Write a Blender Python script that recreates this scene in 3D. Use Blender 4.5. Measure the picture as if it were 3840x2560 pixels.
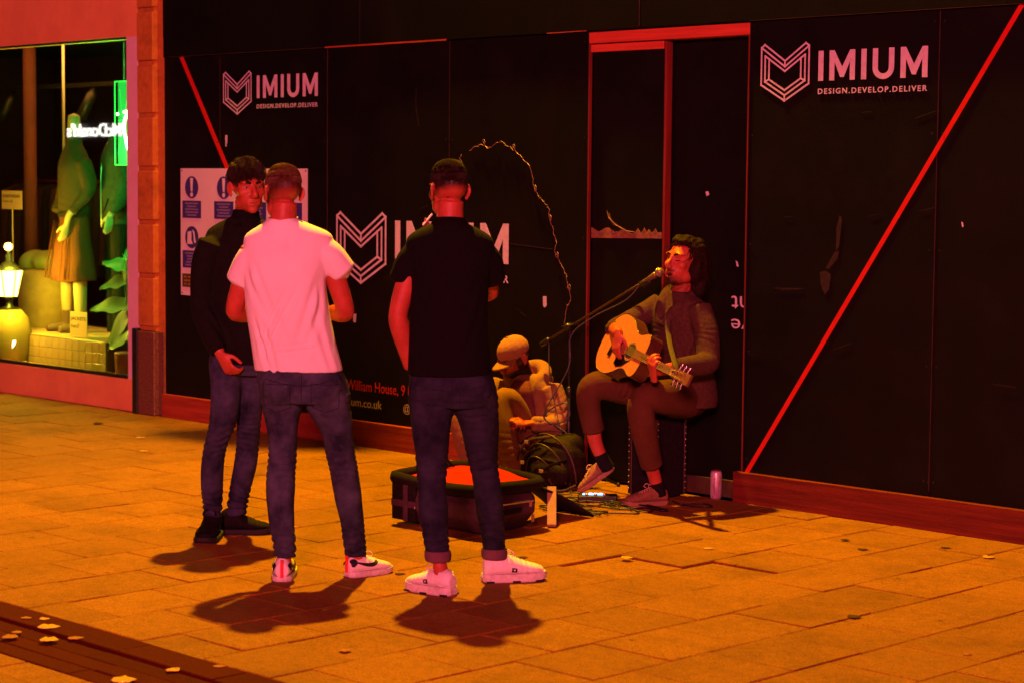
import bpy, bmesh, math, random
import numpy as np
from mathutils import Vector, Matrix, noise as mnoise

for _o in list(bpy.data.objects):
    bpy.data.objects.remove(_o)
SC = bpy.context.scene
COL = SC.collection

# ------------------------------------------------------------------ camera
cam_d = bpy.data.cameras.new('camera')
cam = bpy.data.objects.new('camera', cam_d)
COL.objects.link(cam)
_r = Vector((0.70508824, 0.70906406, 0.00887341))
_u = Vector((-0.06108162, 0.04826284, 0.99696526))
_f = Vector((-0.70648398, 0.70349048, -0.07734034))
cam.matrix_world = Matrix(((_r.x, _u.x, -_f.x, 7.52181), (_r.y, _u.y, -_f.y, -8.97826),
                           (_r.z, _u.z, -_f.z, 1.77853), (0, 0, 0, 1)))
cam_d.sensor_width = 36.0
cam_d.lens = 71.872
cam_d.clip_start = 0.05
cam_d.clip_end = 500
cam_d.dof.use_dof = True
cam_d.dof.focus_distance = 10.4
cam_d.dof.aperture_fstop = 4.0
SC.camera = cam

# ------------------------------------------------------------------ night sky
world = bpy.data.worlds.new('World')
SC.world = world
world.use_nodes = True
wn = world.node_tree
sky = wn.nodes.new('ShaderNodeTexSky')
sky.sky_type = 'NISHITA'
sky.sun_disc = False
sky.sun_elevation = math.radians(-4)
sky.sun_rotation = math.radians(200)
wn.links.new(sky.outputs[0], wn.nodes['Background'].inputs[0])
wn.nodes['Background'].inputs[1].default_value = 0.05

SC.view_settings.view_transform = 'Standard'
SC.view_settings.look = 'None'
SC.view_settings.gamma = 1
SC.view_settings.exposure = 0
SC.view_settings.use_curve_mapping = False
SC.render.engine = 'CYCLES'

# ------------------------------------------------------------------ lights of the street at night
def add_light(name, kind, loc, power, color, size=0.1, target=None, size_y=None, spot=None):
    d = bpy.data.lights.new(name, kind)
    d.energy = power
    d.color = color
    if kind == 'AREA':
        d.shape = 'RECTANGLE'; d.size = size; d.size_y = size_y or size
    else:
        d.shadow_soft_size = size
    if kind == 'SPOT':
        d.spot_size = spot; d.spot_blend = 1.0
    o = bpy.data.objects.new(name, d)
    COL.objects.link(o)
    o.location = loc
    if target is not None:
        o.rotation_euler = (Vector(target) - Vector(loc)).to_track_quat('-Z', 'Y').to_euler()
    return o
LAMP = (-2.5, -0.35, 9.0)
add_light('sodium_lamp_light', 'SPOT', LAMP, 11600, (1.0, 0.49, 0.0), 0.11, (0.9, -2.4, 0.0), spot=math.radians(106))
# the red lit shop fronts on the far side of the street, seen only by their light
add_light('red_shopfront_light', 'AREA', (16.6, -21.0, 7.4), 9300, (1.0, 0.130, 0.205), 3.2, (-0.6, -1.5, 1.2), 2.0)

# ------------------------------------------------------------------ helpers
random.seed(7)
def tag(o, label=None, cat=None, group=None, kind=None):
    if label: o['label'] = label
    if cat: o['category'] = cat
    if group: o['group'] = group
    if kind: o['kind'] = kind
    return o

def link(name, me, mat=None, parent=None, smooth=False):
    if mat is not None:
        ms = mat if isinstance(mat, (list, tuple)) else [mat]
        if len(me.materials) == 0:
            for m in ms: me.materials.append(m)
    if smooth:
        me.polygons.foreach_set('use_smooth', [True] * len(me.polygons))
    o = bpy.data.objects.new(name, me)
    COL.objects.link(o)
    if parent is not None: o.parent = parent
    return o

def mk(name, V, F, mat=None, parent=None, smooth=False):
    me = bpy.data.meshes.new(name)
    me.from_pydata([tuple(map(float, v)) for v in V], [], [tuple(int(i) for i in f) for f in F])
    me.update()
    return link(name, me, mat, parent, smooth)

def empty(name, loc=(0, 0, 0), rz=0.0):
    o = bpy.data.objects.new(name, None)
    o.empty_display_size = 0.1
    COL.objects.link(o)
    o.location = loc
    o.rotation_euler = (0, 0, rz)
    return o

class MB:
    """collects shapes into one mesh"""
    def __init__(s): s.V = []; s.F = []
    def add(s, V, F):
        n = len(s.V)
        s.V += [tuple(v) for v in V]
        s.F += [tuple(i + n for i in f) for f in F]
        return s
    def box(s, x0, x1, y0, y1, z0, z1, b=0.0, M=None):
        V, F = box_vf(x0, x1, y0, y1, z0, z1, b)
        if M is not None: V = [tuple(M @ Vector(v)) for v in V]
        return s.add(V, F)
    def tube(s, path, r, n=8, cap=True, sub=1):
        return s.add(*tube_vf(path, r, n, cap, sub))
    def ell(s, c, r, M=None, nu=12, nv=8):
        return s.add(*ell_vf(c, r, M, nu, nv))
    def prism(s, poly, axis, a, b):
        """extrude a 2D polygon; axis 'y' -> poly is (x,z)"""
        n = len(poly)
        def P(p, t):
            return (p[0], t, p[1]) if axis == 'y' else ((t, p[0], p[1]) if axis == 'x' else (p[0], p[1], t))
        V = [P(p, a) for p in poly] + [P(p, b) for p in poly]
        F = [tuple(range(n - 1, -1, -1)), tuple(range(n, 2 * n))]
        F += [(i, (i + 1) % n, n + (i + 1) % n, n + i) for i in range(n)]
        return s.add(V, F)
    def build(s, name, mat=None, parent=None, smooth=False):
        return mk(name, s.V, s.F, mat, parent, smooth)

def box_vf(x0, x1, y0, y1, z0, z1, b=0.0):
    if b <= 0:
        V = [(x, y, z) for z in (z0, z1) for y in (y0, y1) for x in (x0, x1)]
        return V, [(0, 2, 3, 1), (4, 5, 7, 6), (0, 1, 5, 4), (2, 6, 7, 3), (0, 4, 6, 2), (1, 3, 7, 5)]
    bm = bmesh.new()
    bmesh.ops.create_cube(bm, size=1.0)
    for v in bm.verts:
        v.co = Vector(((x0 + x1) / 2 + v.co.x * (x1 - x0), (y0 + y1) / 2 + v.co.y * (y1 - y0), (z0 + z1) / 2 + v.co.z * (z1 - z0)))
    bmesh.ops.bevel(bm, geom=list(bm.edges), offset=b, segments=1, affect='EDGES')
    bm.verts.index_update()
    V = [tuple(v.co) for v in bm.verts]
    F = [tuple(v.index for v in f.verts) for f in bm.faces]
    bm.free()
    return V, F

def crom(P, m):
    """Catmull-Rom resample, m steps per segment; rows may carry extra columns (radii)"""
    P = np.asarray(P, float)
    if len(P) < 3 or m <= 1: 
        if m <= 1: return P
        t = np.linspace(0, 1, m + 1)[:, None]
        return P[0] * (1 - t) + P[1] * t
    Q = np.vstack([2 * P[0] - P[1], P, 2 * P[-1] - P[-2]])
    out = []
    for i in range(1, len(Q) - 2):
        p0, p1, p2, p3 = Q[i - 1], Q[i], Q[i + 1], Q[i + 2]
        for k in range(m):
            t = k / m
            out.append(0.5 * (2 * p1 + (p2 - p0) * t + (2 * p0 - 5 * p1 + 4 * p2 - p3) * t * t + (3 * p1 - p0 - 3 * p2 + p3) * t ** 3))
    out.append(Q[-2])
    return np.array(out)

def tube_vf(path, r, n=8, cap=True, sub=1, flat=None):
    """round tube; r a number, a list, or a list of (ra, rb) with ra along `flat`"""
    P = np.asarray(path, float)
    k = len(P)
    R = np.asarray(r, float)
    if R.ndim == 0: R = np.full((k, 2), float(R))
    elif R.ndim == 1 and len(R) == k: R = np.stack([R, R], 1)
    if sub > 1:
        A = crom(np.hstack([P, R]), sub)
        P, R = A[:, :3], np.maximum(A[:, 3:], 1e-4)
        k = len(P)
    T = np.gradient(P, axis=0)
    T /= np.linalg.norm(T, axis=1)[:, None] + 1e-12
    a = np.array([0, 0, 1.0]) if flat is None else np.asarray(flat, float)
    if flat is None and abs(T[0] @ a) > 0.9: a = np.array([1.0, 0, 0])
    V = []; F = []
    ang = np.arange(n) * 2 * math.pi / n
    for i in range(k):
        if flat is not None:
            a = np.asarray(flat, float)
        a = a - T[i] * (a @ T[i]); a /= np.linalg.norm(a) + 1e-12
        b = np.cross(T[i], a)
        V.append(P[i] + np.outer(np.cos(ang) * R[i, 0], a) + np.outer(np.sin(ang) * R[i, 1], b))
    V = list(np.vstack(V))
    for i in range(k - 1):
        for j in range(n):
            F.append((i * n + j, i * n + (j + 1) % n, (i + 1) * n + (j + 1) % n, (i + 1) * n + j))
    if cap:
        c0 = len(V); V.append(P[0] - T[0] * R[0].min() * 0.5)
        c1 = len(V); V.append(P[-1] + T[-1] * R[-1].min() * 0.5)
        for j in range(n):
            F.append((c0, (j + 1) % n, j))
            F.append((c1, (k - 1) * n + j, (k - 1) * n + (j + 1) % n))
    return V, F

def ell_vf(c, r, M=None, nu=12, nv=8):
    V = []; F = []
    r = (r, r, r) if np.isscalar(r) else r
    for i in range(nv + 1):
        th = math.pi * i / nv
        for j in range(nu):
            ph = 2 * math.pi * j / nu
            p = Vector((r[0] * math.sin(th) * math.cos(ph), r[1] * math.sin(th) * math.sin(ph), r[2] * math.cos(th)))
            if M is not None: p = M @ p
            V.append((p.x + c[0], p.y + c[1], p.z + c[2]))
    for i in range(nv):
        for j in range(nu):
            a, b, c_, d = i * nu + j, i * nu + (j + 1) % nu, (i + 1) * nu + (j + 1) % nu, (i + 1) * nu + j
            if i == 0: F.append((a, d, c_))
            elif i == nv - 1: F.append((a, d, b))
            else: F.append((a, d, c_, b))
    return V, F

# ------------------------------------------------------------------ materials
MATS = {}
def nodes_of(m):
    m.use_nodes = True
    nt = m.node_tree
    return nt, nt.nodes['Principled BSDF']

def mat(name, c, rough=0.6, c2=None, scale=8.0, bump=0.0, bscale=None, spec=0.4, metal=0.0, detail=6.0, stretch=None,
        lo=0.35, hi=0.65, objrand=0.0, world_space=False, emit=None, estr=0.0, sheen=0.0, sss=0.0, rvar=0.0):
    if name in MATS: return MATS[name]
    m = bpy.data.materials.new(name)
    nt, bs = nodes_of(m)
    N, L = nt.nodes, nt.links
    bs.inputs['Roughness'].default_value = rough
    bs.inputs['Metallic'].default_value = metal
    bs.inputs['Specular IOR Level'].default_value = spec
    bs.inputs['Base Color'].default_value = (*c, 1)
    if sheen:
        bs.inputs['Sheen Weight'].default_value = sheen
        bs.inputs['Sheen Roughness'].default_value = 0.5
    if sss:
        bs.inputs['Subsurface Weight'].default_value = sss
        bs.inputs['Subsurface Radius'].default_value = (0.012, 0.004, 0.002)
        bs.inputs['Subsurface Scale'].default_value = 1.0
    if emit is not None:
        bs.inputs['Emission Color'].default_value = (*emit, 1)
        bs.inputs['Emission Strength'].default_value = estr
    vec = None
    if c2 is not None or bump or rvar:
        if world_space:
            g = N.new('ShaderNodeNewGeometry'); vec = g.outputs['Position']
        else:
            g = N.new('ShaderNodeTexCoord'); vec = g.outputs['Object']
        if stretch:
            mp = N.new('ShaderNodeMapping'); mp.inputs['Scale'].default_value = stretch
            L.new(vec, mp.inputs['Vector']); vec = mp.outputs['Vector']
    col = None
    if c2 is not None:
        nz = N.new('ShaderNodeTexNoise'); nz.inputs['Scale'].default_value = scale; nz.inputs['Detail'].default_value = detail
        nz.inputs['Roughness'].default_value = 0.65
        L.new(vec, nz.inputs['Vector'])
        rp = N.new('ShaderNodeValToRGB')
        rp.color_ramp.elements[0].position = lo; rp.color_ramp.elements[0].color = (*c, 1)
        rp.color_ramp.elements[1].position = hi; rp.color_ramp.elements[1].color = (*c2, 1)
        L.new(nz.outputs['Fac'], rp.inputs['Fac'])
        col = rp.outputs['Color']
    if objrand:
        oi = N.new('ShaderNodeObjectInfo')
        hs = N.new('ShaderNodeHueSaturation')
        mr = N.new('ShaderNodeMapRange')
        mr.inputs['To Min'].default_value = 1 - objrand; mr.inputs['To Max'].default_value = 1 + objrand
        L.new(oi.outputs['Random'], mr.inputs['Value']); L.new(mr.outputs[0], hs.inputs['Value'])
        if col is not None: L.new(col, hs.inputs['Color'])
        else: hs.inputs['Color'].default_value = (*c, 1)
        col = hs.outputs['Color']
    if col is not None: L.new(col, bs.inputs['Base Color'])
    if rvar:
        nr = N.new('ShaderNodeTexNoise'); nr.inputs['Scale'].default_value = scale * 0.7; nr.inputs['Detail'].default_value = 5
        L.new(vec, nr.inputs['Vector'])
        mr = N.new('ShaderNodeMapRange'); mr.inputs['To Min'].default_value = max(0.05, rough - rvar); mr.inputs['To Max'].default_value = min(1, rough + rvar)
        L.new(nr.outputs['Fac'], mr.inputs['Value']); L.new(mr.outputs[0], bs.inputs['Roughness'])
    if bump:
        nb = N.new('ShaderNodeTexNoise'); nb.inputs['Scale'].default_value = bscale or scale * 3; nb.inputs['Detail'].default_value = 4
        L.new(vec, nb.inputs['Vector'])
        bp = N.new('ShaderNodeBump'); bp.inputs['Strength'].default_value = bump; bp.inputs['Distance'].default_value = 0.01
        L.new(nb.outputs['Fac'], bp.inputs['Height']); L.new(bp.outputs['Normal'], bs.inputs['Normal'])
    MATS[name] = m
    return m

def emis(name, c, s):
    if name in MATS: return MATS[name]
    m = bpy.data.materials.new(name)
    nt, bs = nodes_of(m)
    bs.inputs['Base Color'].default_value = (0.02, 0.02, 0.02, 1)
    bs.inputs['Emission Color'].default_value = (*c, 1)
    bs.inputs['Emission Strength'].default_value = s
    MATS[name] = m
    return m

def text_mesh(body, size, bold=0.0, align='LEFT', space=1.0, extrude=0.0012):
    cu = bpy.data.curves.new('lettering', 'FONT')
    cu.body = body; cu.size = size; cu.align_x = align; cu.offset = bold; cu.space_character = space
    cu.extrude = extrude; cu.resolution_u = 3
    o = bpy.data.objects.new('lettering_tmp', cu)
    COL.objects.link(o)
    bpy.context.view_layer.update()
    me = bpy.data.meshes.new_from_object(o.evaluated_get(bpy.context.evaluated_depsgraph_get()))
    bpy.data.objects.remove(o)
    return me

def text_on_wall(name, body, x0, x1, zb, zt, y, mt, parent, bold=0.0, space=1.0, M2=None, thick=0.0012):
    """lettering fitted into a box on a wall that faces -y"""
    me = text_mesh(body, 1.0, bold, 'LEFT', space)
    n = len(me.vertices)
    co = np.empty(n * 3); me.vertices.foreach_get('co', co); co = co.reshape(-1, 3)
    mn, mx = co.min(0), co.max(0)
    out = np.empty_like(co)
    out[:, 0] = x0 + (co[:, 0] - mn[0]) / (mx[0] - mn[0]) * (x1 - x0)
    out[:, 2] = zb + (co[:, 1] - mn[1]) / (mx[1] - mn[1]) * (zt - zb)
    out[:, 1] = y - (co[:, 2] - mn[2]) / (mx[2] - mn[2] + 1e-9) * thick
    me.vertices.foreach_set('co', out.ravel()); me.update()
    return link(name, me, mt, parent)
# ================================================================== MATERIALS OF THE SETTING
M_black = mat('hoarding_black_paint', (0.0026, 0.0020, 0.0020), 0.55, (0.0062, 0.0040, 0.0036), 3.0, bump=0.05, bscale=60, spec=0.18, lo=0.42, hi=0.8, rvar=0.12, world_space=True)
M_black2 = mat('fascia_black_paint', (0.0020, 0.0016, 0.0016), 0.6, (0.0050, 0.0032, 0.0030), 1.6, bump=0.05, bscale=40, spec=0.15, lo=0.45, hi=0.8, rvar=0.1, world_space=True)
M_print = mat('white_vinyl_print', (0.60, 0.56, 0.60), 0.5, (0.46, 0.42, 0.46), 22.0, lo=0.45, hi=0.75)
M_redline = mat('red_vinyl_line', (0.60, 0.012, 0.008), 0.5, (0.5, 0.009, 0.007), 14.0)
M_redtext = mat('red_vinyl_lettering', (0.62, 0.02, 0.03), 0.5)
M_wood = mat('rough_timber', (0.22, 0.024, 0.012), 0.75, (0.36, 0.050, 0.024), 5.0, bump=0.25, bscale=30, spec=0.2, stretch=(0.35, 3, 9), rvar=0.1)
M_woodv = mat('rough_timber_upright', (0.12, 0.012, 0.007), 0.75, (0.20, 0.024, 0.012), 5.0, bump=0.25, bscale=30, spec=0.2, stretch=(9, 3, 0.35))
M_woodred = mat('red_lead_timber', (0.42, 0.035, 0.018), 0.7, (0.58, 0.07, 0.03), 5.0, bump=0.2, bscale=30, stretch=(0.35, 3, 9))
M_woodright = mat('weathered_skirting', (0.085, 0.010, 0.005), 0.8, (0.17, 0.021, 0.010), 5.0, bump=0.25, bscale=30, spec=0.15, stretch=(0.35, 3, 9))
M_wooddark = mat('stained_timber', (0.03, 0.012, 0.008), 0.8, (0.07, 0.03, 0.018), 8.0, bump=0.2, spec=0.2)
M_rawply = mat('broken_plywood', (0.26, 0.11, 0.06), 0.8, (0.12, 0.045, 0.025), 30.0, bump=0.4, bscale=80)
M_slab = mat('paving_stone', (0.335, 0.135, 0.010), 0.85, (0.12, 0.042, 0.004), 120.0, bump=0.5, bscale=150, spec=0.2, lo=0.34, hi=0.74, objrand=0.12, world_space=True, detail=3)
M_bed = mat('joint_sand', (0.012, 0.006, 0.004), 0.95, (0.03, 0.014, 0.008), 60.0, world_space=True)
M_granite = mat('dark_granite_channel', (0.040, 0.0052, 0.002), 0.9, (0.085, 0.012, 0.004), 160.0, bump=0.2, bscale=200, spec=0.04, world_space=True, objrand=0.15, lo=0.4, hi=0.75, detail=3)
M_slot = mat('channel_slot', (0.008, 0.006, 0.005), 0.9)
M_paint = mat('shop_front_paint', (0.80, 0.34, 0.12), 0.8, (0.68, 0.27, 0.10), 3.0, bump=0.2, bscale=180, spec=0.2, world_space=True, rvar=0.1)
M_stone = mat('pilaster_stone', (0.55, 0.21, 0.04), 0.85, (0.38, 0.13, 0.025), 22.0, bump=0.25, bscale=120, world_space=True, spec=0.15, lo=0.3, hi=0.75)
M_plinth = mat('red_granite_plinth', (0.10, 0.035, 0.022), 0.55, (0.23, 0.095, 0.06), 70.0, bump=0.15, bscale=120, world_space=True, lo=0.42, hi=0.68)
M_frame = mat('pink_window_frame', (0.74, 0.52, 0.60), 0.7, (0.66, 0.46, 0.52), 3.0, bump=0.15, bscale=180, spec=0.2, world_space=True)
M_blackmetal = mat('black_metal', (0.008, 0.008, 0.009), 0.4, (0.014, 0.013, 0.013), 30.0, spec=0.4)
M_facade = mat('dark_brick_facade', (0.05, 0.025, 0.02), 0.9, (0.03, 0.018, 0.014), 6.0, world_space=True)
# the grime on paving: broad stains laid over the fine grain
def add_stains(m, scale, dark, lo, hi):
    nt, bs = nodes_of(m)
    N, L = nt.nodes, nt.links
    src = bs.inputs['Base Color'].links[0].from_socket
    g = N.new('ShaderNodeNewGeometry')
    nz = N.new('ShaderNodeTexNoise'); nz.inputs['Scale'].default_value = scale; nz.inputs['Detail'].default_value = 7; nz.inputs['Roughness'].default_value = 0.7
    L.new(g.outputs['Position'], nz.inputs['Vector'])
    mr = N.new('ShaderNodeMapRange'); mr.inputs['From Min'].default_value = lo; mr.inputs['From Max'].default_value = hi
    mr.inputs['To Min'].default_value = 1.0; mr.inputs['To Max'].default_value = dark
    L.new(nz.outputs['Fac'], mr.inputs['Value'])
    mx = N.new('ShaderNodeMix'); mx.data_type = 'RGBA'; mx.blend_type = 'MULTIPLY'; mx.inputs['Factor'].default_value = 1
    L.new(src, mx.inputs['A']); 
    cb = N.new('ShaderNodeCombineColor')
    for k in range(3): L.new(mr.outputs[0], cb.inputs[k])
    L.new(cb.outputs[0], mx.inputs['B'])
    L.new(mx.outputs['Result'], bs.inputs['Base Color'])
add_stains(M_slab, 2.3, 0.60, 0.45, 0.75)
add_stains(M_slab, 22.0, 0.72, 0.45, 0.7)
def add_spots(m, scale, size, mul):
    nt, bs = nodes_of(m)
    N, L = nt.nodes, nt.links
    src = bs.inputs['Base Color'].links[0].from_socket
    g = N.new('ShaderNodeNewGeometry')
    vo = N.new('ShaderNodeTexVoronoi'); vo.inputs['Scale'].default_value = scale
    nz = N.new('ShaderNodeTexNoise'); nz.inputs['Scale'].default_value = 30
    mxv = N.new('ShaderNodeMix'); mxv.data_type = 'RGBA'; mxv.blend_type = 'LINEAR_LIGHT'; mxv.inputs['Factor'].default_value = 0.02
    L.new(g.outputs['Position'], nz.inputs['Vector']); L.new(g.outputs['Position'], mxv.inputs['A']); L.new(nz.outputs['Color'], mxv.inputs['B'])
    L.new(mxv.outputs['Result'], vo.inputs['Vector'])
    mr = N.new('ShaderNodeMapRange'); mr.inputs['From Min'].default_value = size * .75; mr.inputs['From Max'].default_value = size
    mr.inputs['To Min'].default_value = mul; mr.inputs['To Max'].default_value = 1.0
    L.new(vo.outputs['Distance'], mr.inputs['Value'])
    mx = N.new('ShaderNodeMix'); mx.data_type = 'RGBA'; mx.blend_type = 'MULTIPLY'; mx.inputs['Factor'].default_value = 1
    cb = N.new('ShaderNodeCombineColor')
    for k in range(3): L.new(mr.outputs[0], cb.inputs[k])
    L.new(src, mx.inputs['A']); L.new(cb.outputs[0], mx.inputs['B']); L.new(mx.outputs['Result'], bs.inputs['Base Color'])
add_spots(M_slab, 3.1, 0.055, 0.55)
add_spots(M_slab, 9.0, 0.06, 0.7)
add_stains(M_stone, 5.0, 0.6, 0.5, 0.75)

# ================================================================== PAVEMENT
pav = mk('pavement', *box_vf(-40, 25, -40, 0.02, -0.3, -0.016), M_bed)
tag(pav, 'orange lit street paving of staggered square stone slabs', kind='structure')
def in_view(x, y, z=0.0, m=0.03):
    d = Vector((x, y, z)) - Vector((7.52181, -8.97826, 1.77853))
    w = d.dot(_f)
    if w < 0.5: return False
    k = cam_d.lens / 36.0
    a = k * d.dot(_r) / w; b = k * d.dot(_u) / w
    return abs(a) < 0.5 + m and abs(b) < 0.5 * 682 / 1024 + m
SW, SL = 0.4065, 0.4285
def slab_vf(rng):
    hx, hy = SW / 2 - 0.0042, SL / 2 - 0.0028
    V, F = box_vf(-hx, hx, -hy, hy, -0.05, 0.0, 0.0035)
    V = [(x + rng.uniform(-.0012, .0012), y + rng.uniform(-.0012, .0012), z) for x, y, z in V]
    return V, F
rng = random.Random(11)
slab_meshes = []
for i in range(7):
    V, F = slab_vf(rng)
    me = bpy.data.meshes.new('paving_slab'); me.from_pydata(V, [], F); me.update(); me.materials.append(M_slab)
    slab_meshes.append(me)
slabs = []
for ci in range(-30, 14):
    x = 1.797 + 0.4065 * ci + SW / 2
    off = -3.014 if ci % 2 == 0 else -2.80
    for ri in range(-14, 8):
        yc = off + SL * ri + SL / 2
        y0, y1 = yc - SL / 2, yc + SL / 2
        if y0 > -0.06 or y1 < -8.2: continue
        if y1 > -4.985 and y0 < -4.49:
            # cut against the drain channel
            if y1 > -4.49 + 0.05: y0 = -4.49
            elif y0 < -4.985 - 0.05: y1 = -4.985
            else: continue
        y1 = min(y1, 0.0)
        vis = any(in_view(x + a, (y0 + y1) / 2 + b) for a in (-.2, 0, .2) for b in (-.2, 0, .2))
        dist = math.hypot(x - 7.52, yc + 8.98)
        full = abs((y1 - y0) - SL) < 1e-4
        slabs.append((not vis, dist, x, y0, y1, full))
slabs.sort()
rest = MB()
nsl = 0
for (hid, dist, x, y0, y1, full) in slabs:
    z = rng.uniform(-0.0022, 0.0018); tx = rng.gauss(0, 0.0035); ty = rng.gauss(0, 0.0035)
    # a few settled slabs, as by the step right of the middle
    if abs(x - 1.19) < 0.21 and abs((y0 + y1) / 2 + 1.98) < 0.22: z = -0.011
    if abs(x - 1.60) < 0.21 and abs((y0 + y1) / 2 + 1.75) < 0.22: z = -0.012
    if not hid and nsl < 292:
        if full: me = slab_meshes[rng.randrange(7)]
        else:
            me = slab_meshes[0].copy()
            for v in me.vertices: v.co.y *= (y1 - y0) / SL
        o = bpy.data.objects.new('paving_slab', me); COL.objects.link(o); o.parent = pav
        o.location = (x, (y0 + y1) / 2, z); o.rotation_euler = (tx, ty, rng.gauss(0, 0.002))
        nsl += 1
    else:
        V, F = box_vf(x - SW / 2 + .003, x + SW / 2 - .003, y0 + .0025, y1 - .0025, -0.05, z)
        rest.add(V, F)
o = rest.build('paving_slab_field', M_slab, pav); o['kind'] = 'stuff'

# drain channel crossing the foreground: two granite margins and two slotted bands
drain = mk('drainage_channel', *box_vf(-12, 9, -4.985, -4.49, -0.2, -0.028), M_slot)
tag(drain, 'dark granite drainage channel with slots, littered with leaves', kind='structure')
for (y0, y1, ln, zt) in ((-4.652, -4.497, 0.60, 0.0), (-4.768, -4.674, 1.0, -0.006), (-4.866, -4.772, 1.0, -0.006), (-4.980, -4.888, 0.60, 0.0)):
    x = -5.0 + rng.uniform(0, .4)
    while x < 6:
        xa, xb = x + .003, x + ln - .003
        V, F = box_vf(-(xb - xa) / 2, (xb - xa) / 2, -(y1 - y0) / 2, (y1 - y0) / 2, -0.06, zt, 0.003)
        o = mk('granite_block', V, F, M_granite, drain)
        o.location = ((xa + xb) / 2, (y0 + y1) / 2 + rng.gauss(0, .0012), rng.gauss(0, .0012)); o.rotation_euler = (rng.gauss(0, .004), rng.gauss(0, .002), 0)
        x += ln

# ================================================================== HOARDING
hoard = empty('hoarding', (-1.2, 0.0, 0.0))
HX = -1.2
tag(hoard, 'black painted plywood site hoarding with pale lettering, timber skirting and a recessed doorway', 'hoarding')
def hp(mb, name, mt, parent=None, smooth=False):
    o = mb.build(name, mt, parent or hoard, smooth)
    if parent is None: o.location = (-HX, 0, 0)
    return o
JX = [-5.195, -4.506, -3.296, -2.080, -0.865, 0.352, 1.585, 2.81, 4.03]
for i in range(8):
    if i == 4: continue
    dy = rng.uniform(-0.002, 0.002)
    hp(MB().box(JX[i] + .002, JX[i + 1] - .002, dy, 0.018 + dy, 0.02, 2.676, 0.0012), 'panel', M_black)
    # pale worn ply edge along each joint
    if 0 < i: hp(MB().box(JX[i] - .0011, JX[i] + .0011, -0.0005, 0.012, 0.2, 2.676), 'panel_edge', M_wooddark)
# the upper boarding, a little proud
for (x0, x1) in ((-5.182, -2.94), (-2.936, -0.456), (-0.452, 1.98), (1.984, 4.4)):
    hp(MB().box(x0, x1, -0.018, 0.03, 2.682, 4.3, 0.002), 'upper_panel', M_black2)
hp(MB().box(-5.192, -5.183, -0.012, 0.03, 2.83, 4.3), 'edge_trim', M_black2)
hp(MB().box(-3.3, -2.09, -0.022, -0.0185, 2.676, 2.686), 'edge_trim', M_wood)
hp(MB().box(-1.2, -0.87, -0.0205, -0.0185, 2.6795, 2.684), 'edge_trim', M_wood)
hp(MB().box(-5.1, -3.31, -0.0205, -0.0185, 2.6795, 2.6822), 'edge_trim', M_wooddark)
hp(MB().box(0.36, 3.9, -0.0205, -0.0185, 2.6795, 2.6822), 'edge_trim', M_wooddark)
hp(MB().box(-0.4535, -0.4505, -0.0195, -0.016, 2.69, 3.3), 'edge_trim', M_wooddark)
# timber skirting boards
for (x0, x1) in ((-5.19, -3.4), (-3.396, -1.9), (-1.896, -0.88), (0.312, 2.2), (2.204, 4.2)):
    hp(MB().box(x0, x1, -0.036, 0.0, 0.0, 0.172 + rng.uniform(-.002, .003), 0.003), 'skirting_board', M_wood if x0 < 0 else M_woodright)
# recessed doorway: header, battens, two leaves at different depths
hp(MB().box(-0.863, 0.350, -0.004, 0.10, 2.607, 2.672, 0.002), 'header_beam', M_woodred)
hp(MB().box(-0.855, -0.285, 0.004, 0.016, 2.555, 2.600, 0.002), 'header_batten', M_woodred)
hp(MB().box(-0.8645, -0.8555, -0.003, 0.02, 0.0, 2.607, 0.001), 'door_batten', M_woodv)
hp(MB().box(0.3435, 0.3515, -0.003, 0.02, 0.17, 2.607, 0.001), 'door_batten', M_woodv)
leaf = hp(MB().box(-0.846, -0.285, 0.020, 0.030, 0.02, 2.553, 0.001), 'door_leaf', M_black)
hp(MB().box(-0.2849, -0.268, 0.0175, 0.070, 0.02, 2.600, 0.002), 'door_stud', M_woodv)
leaf2 = hp(MB().box(-0.262, 0.349, 0.085, 0.10, 0.03, 2.604, 0.001), 'door_leaf', M_black)
hp(MB().box(-0.86, 0.349, 0.062, 0.083, 0.0, 0.10, 0.002), 'threshold_board', M_wooddark)
hp(MB().box(-0.86, 0.36, 0.104, 0.12, 0.0, 2.67), 'backing_board', M_black2)
# torn rail: exposed splintered strip on the left leaf
poly = [(-0.846, 1.452), (-0.288, 1.462)]
xs = np.linspace(-0.288, -0.846, 34)
for i, x in enumerate(xs):
    poly.append((x, 1.497 + 0.012 * math.sin(i * .8) * (i > 12) + (0.022 if i in (3, 6, 8, 11) else 0) * rng.uniform(.5, 1.1) + (0.008 if i > 20 else 0)))
hp(MB().prism(poly, 'y', 0.0165, 0.0198), 'torn_rail', M_rawply)
hp(MB().tube([(-0.72, .016, 1.615), (-0.70, .012, 1.575), (-0.645, .010, 1.535), (-0.56, .014, 1.50), (-0.50, .016, 1.495)], [.002, .004, .004, .003, .002], 5), 'splinter', M_rawply)
hp(MB().tube([(-0.70, .016, 1.60), (-0.685, .010, 1.56), (-0.66, .012, 1.53)], .0018, 5), 'splinter', M_rawply)

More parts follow.
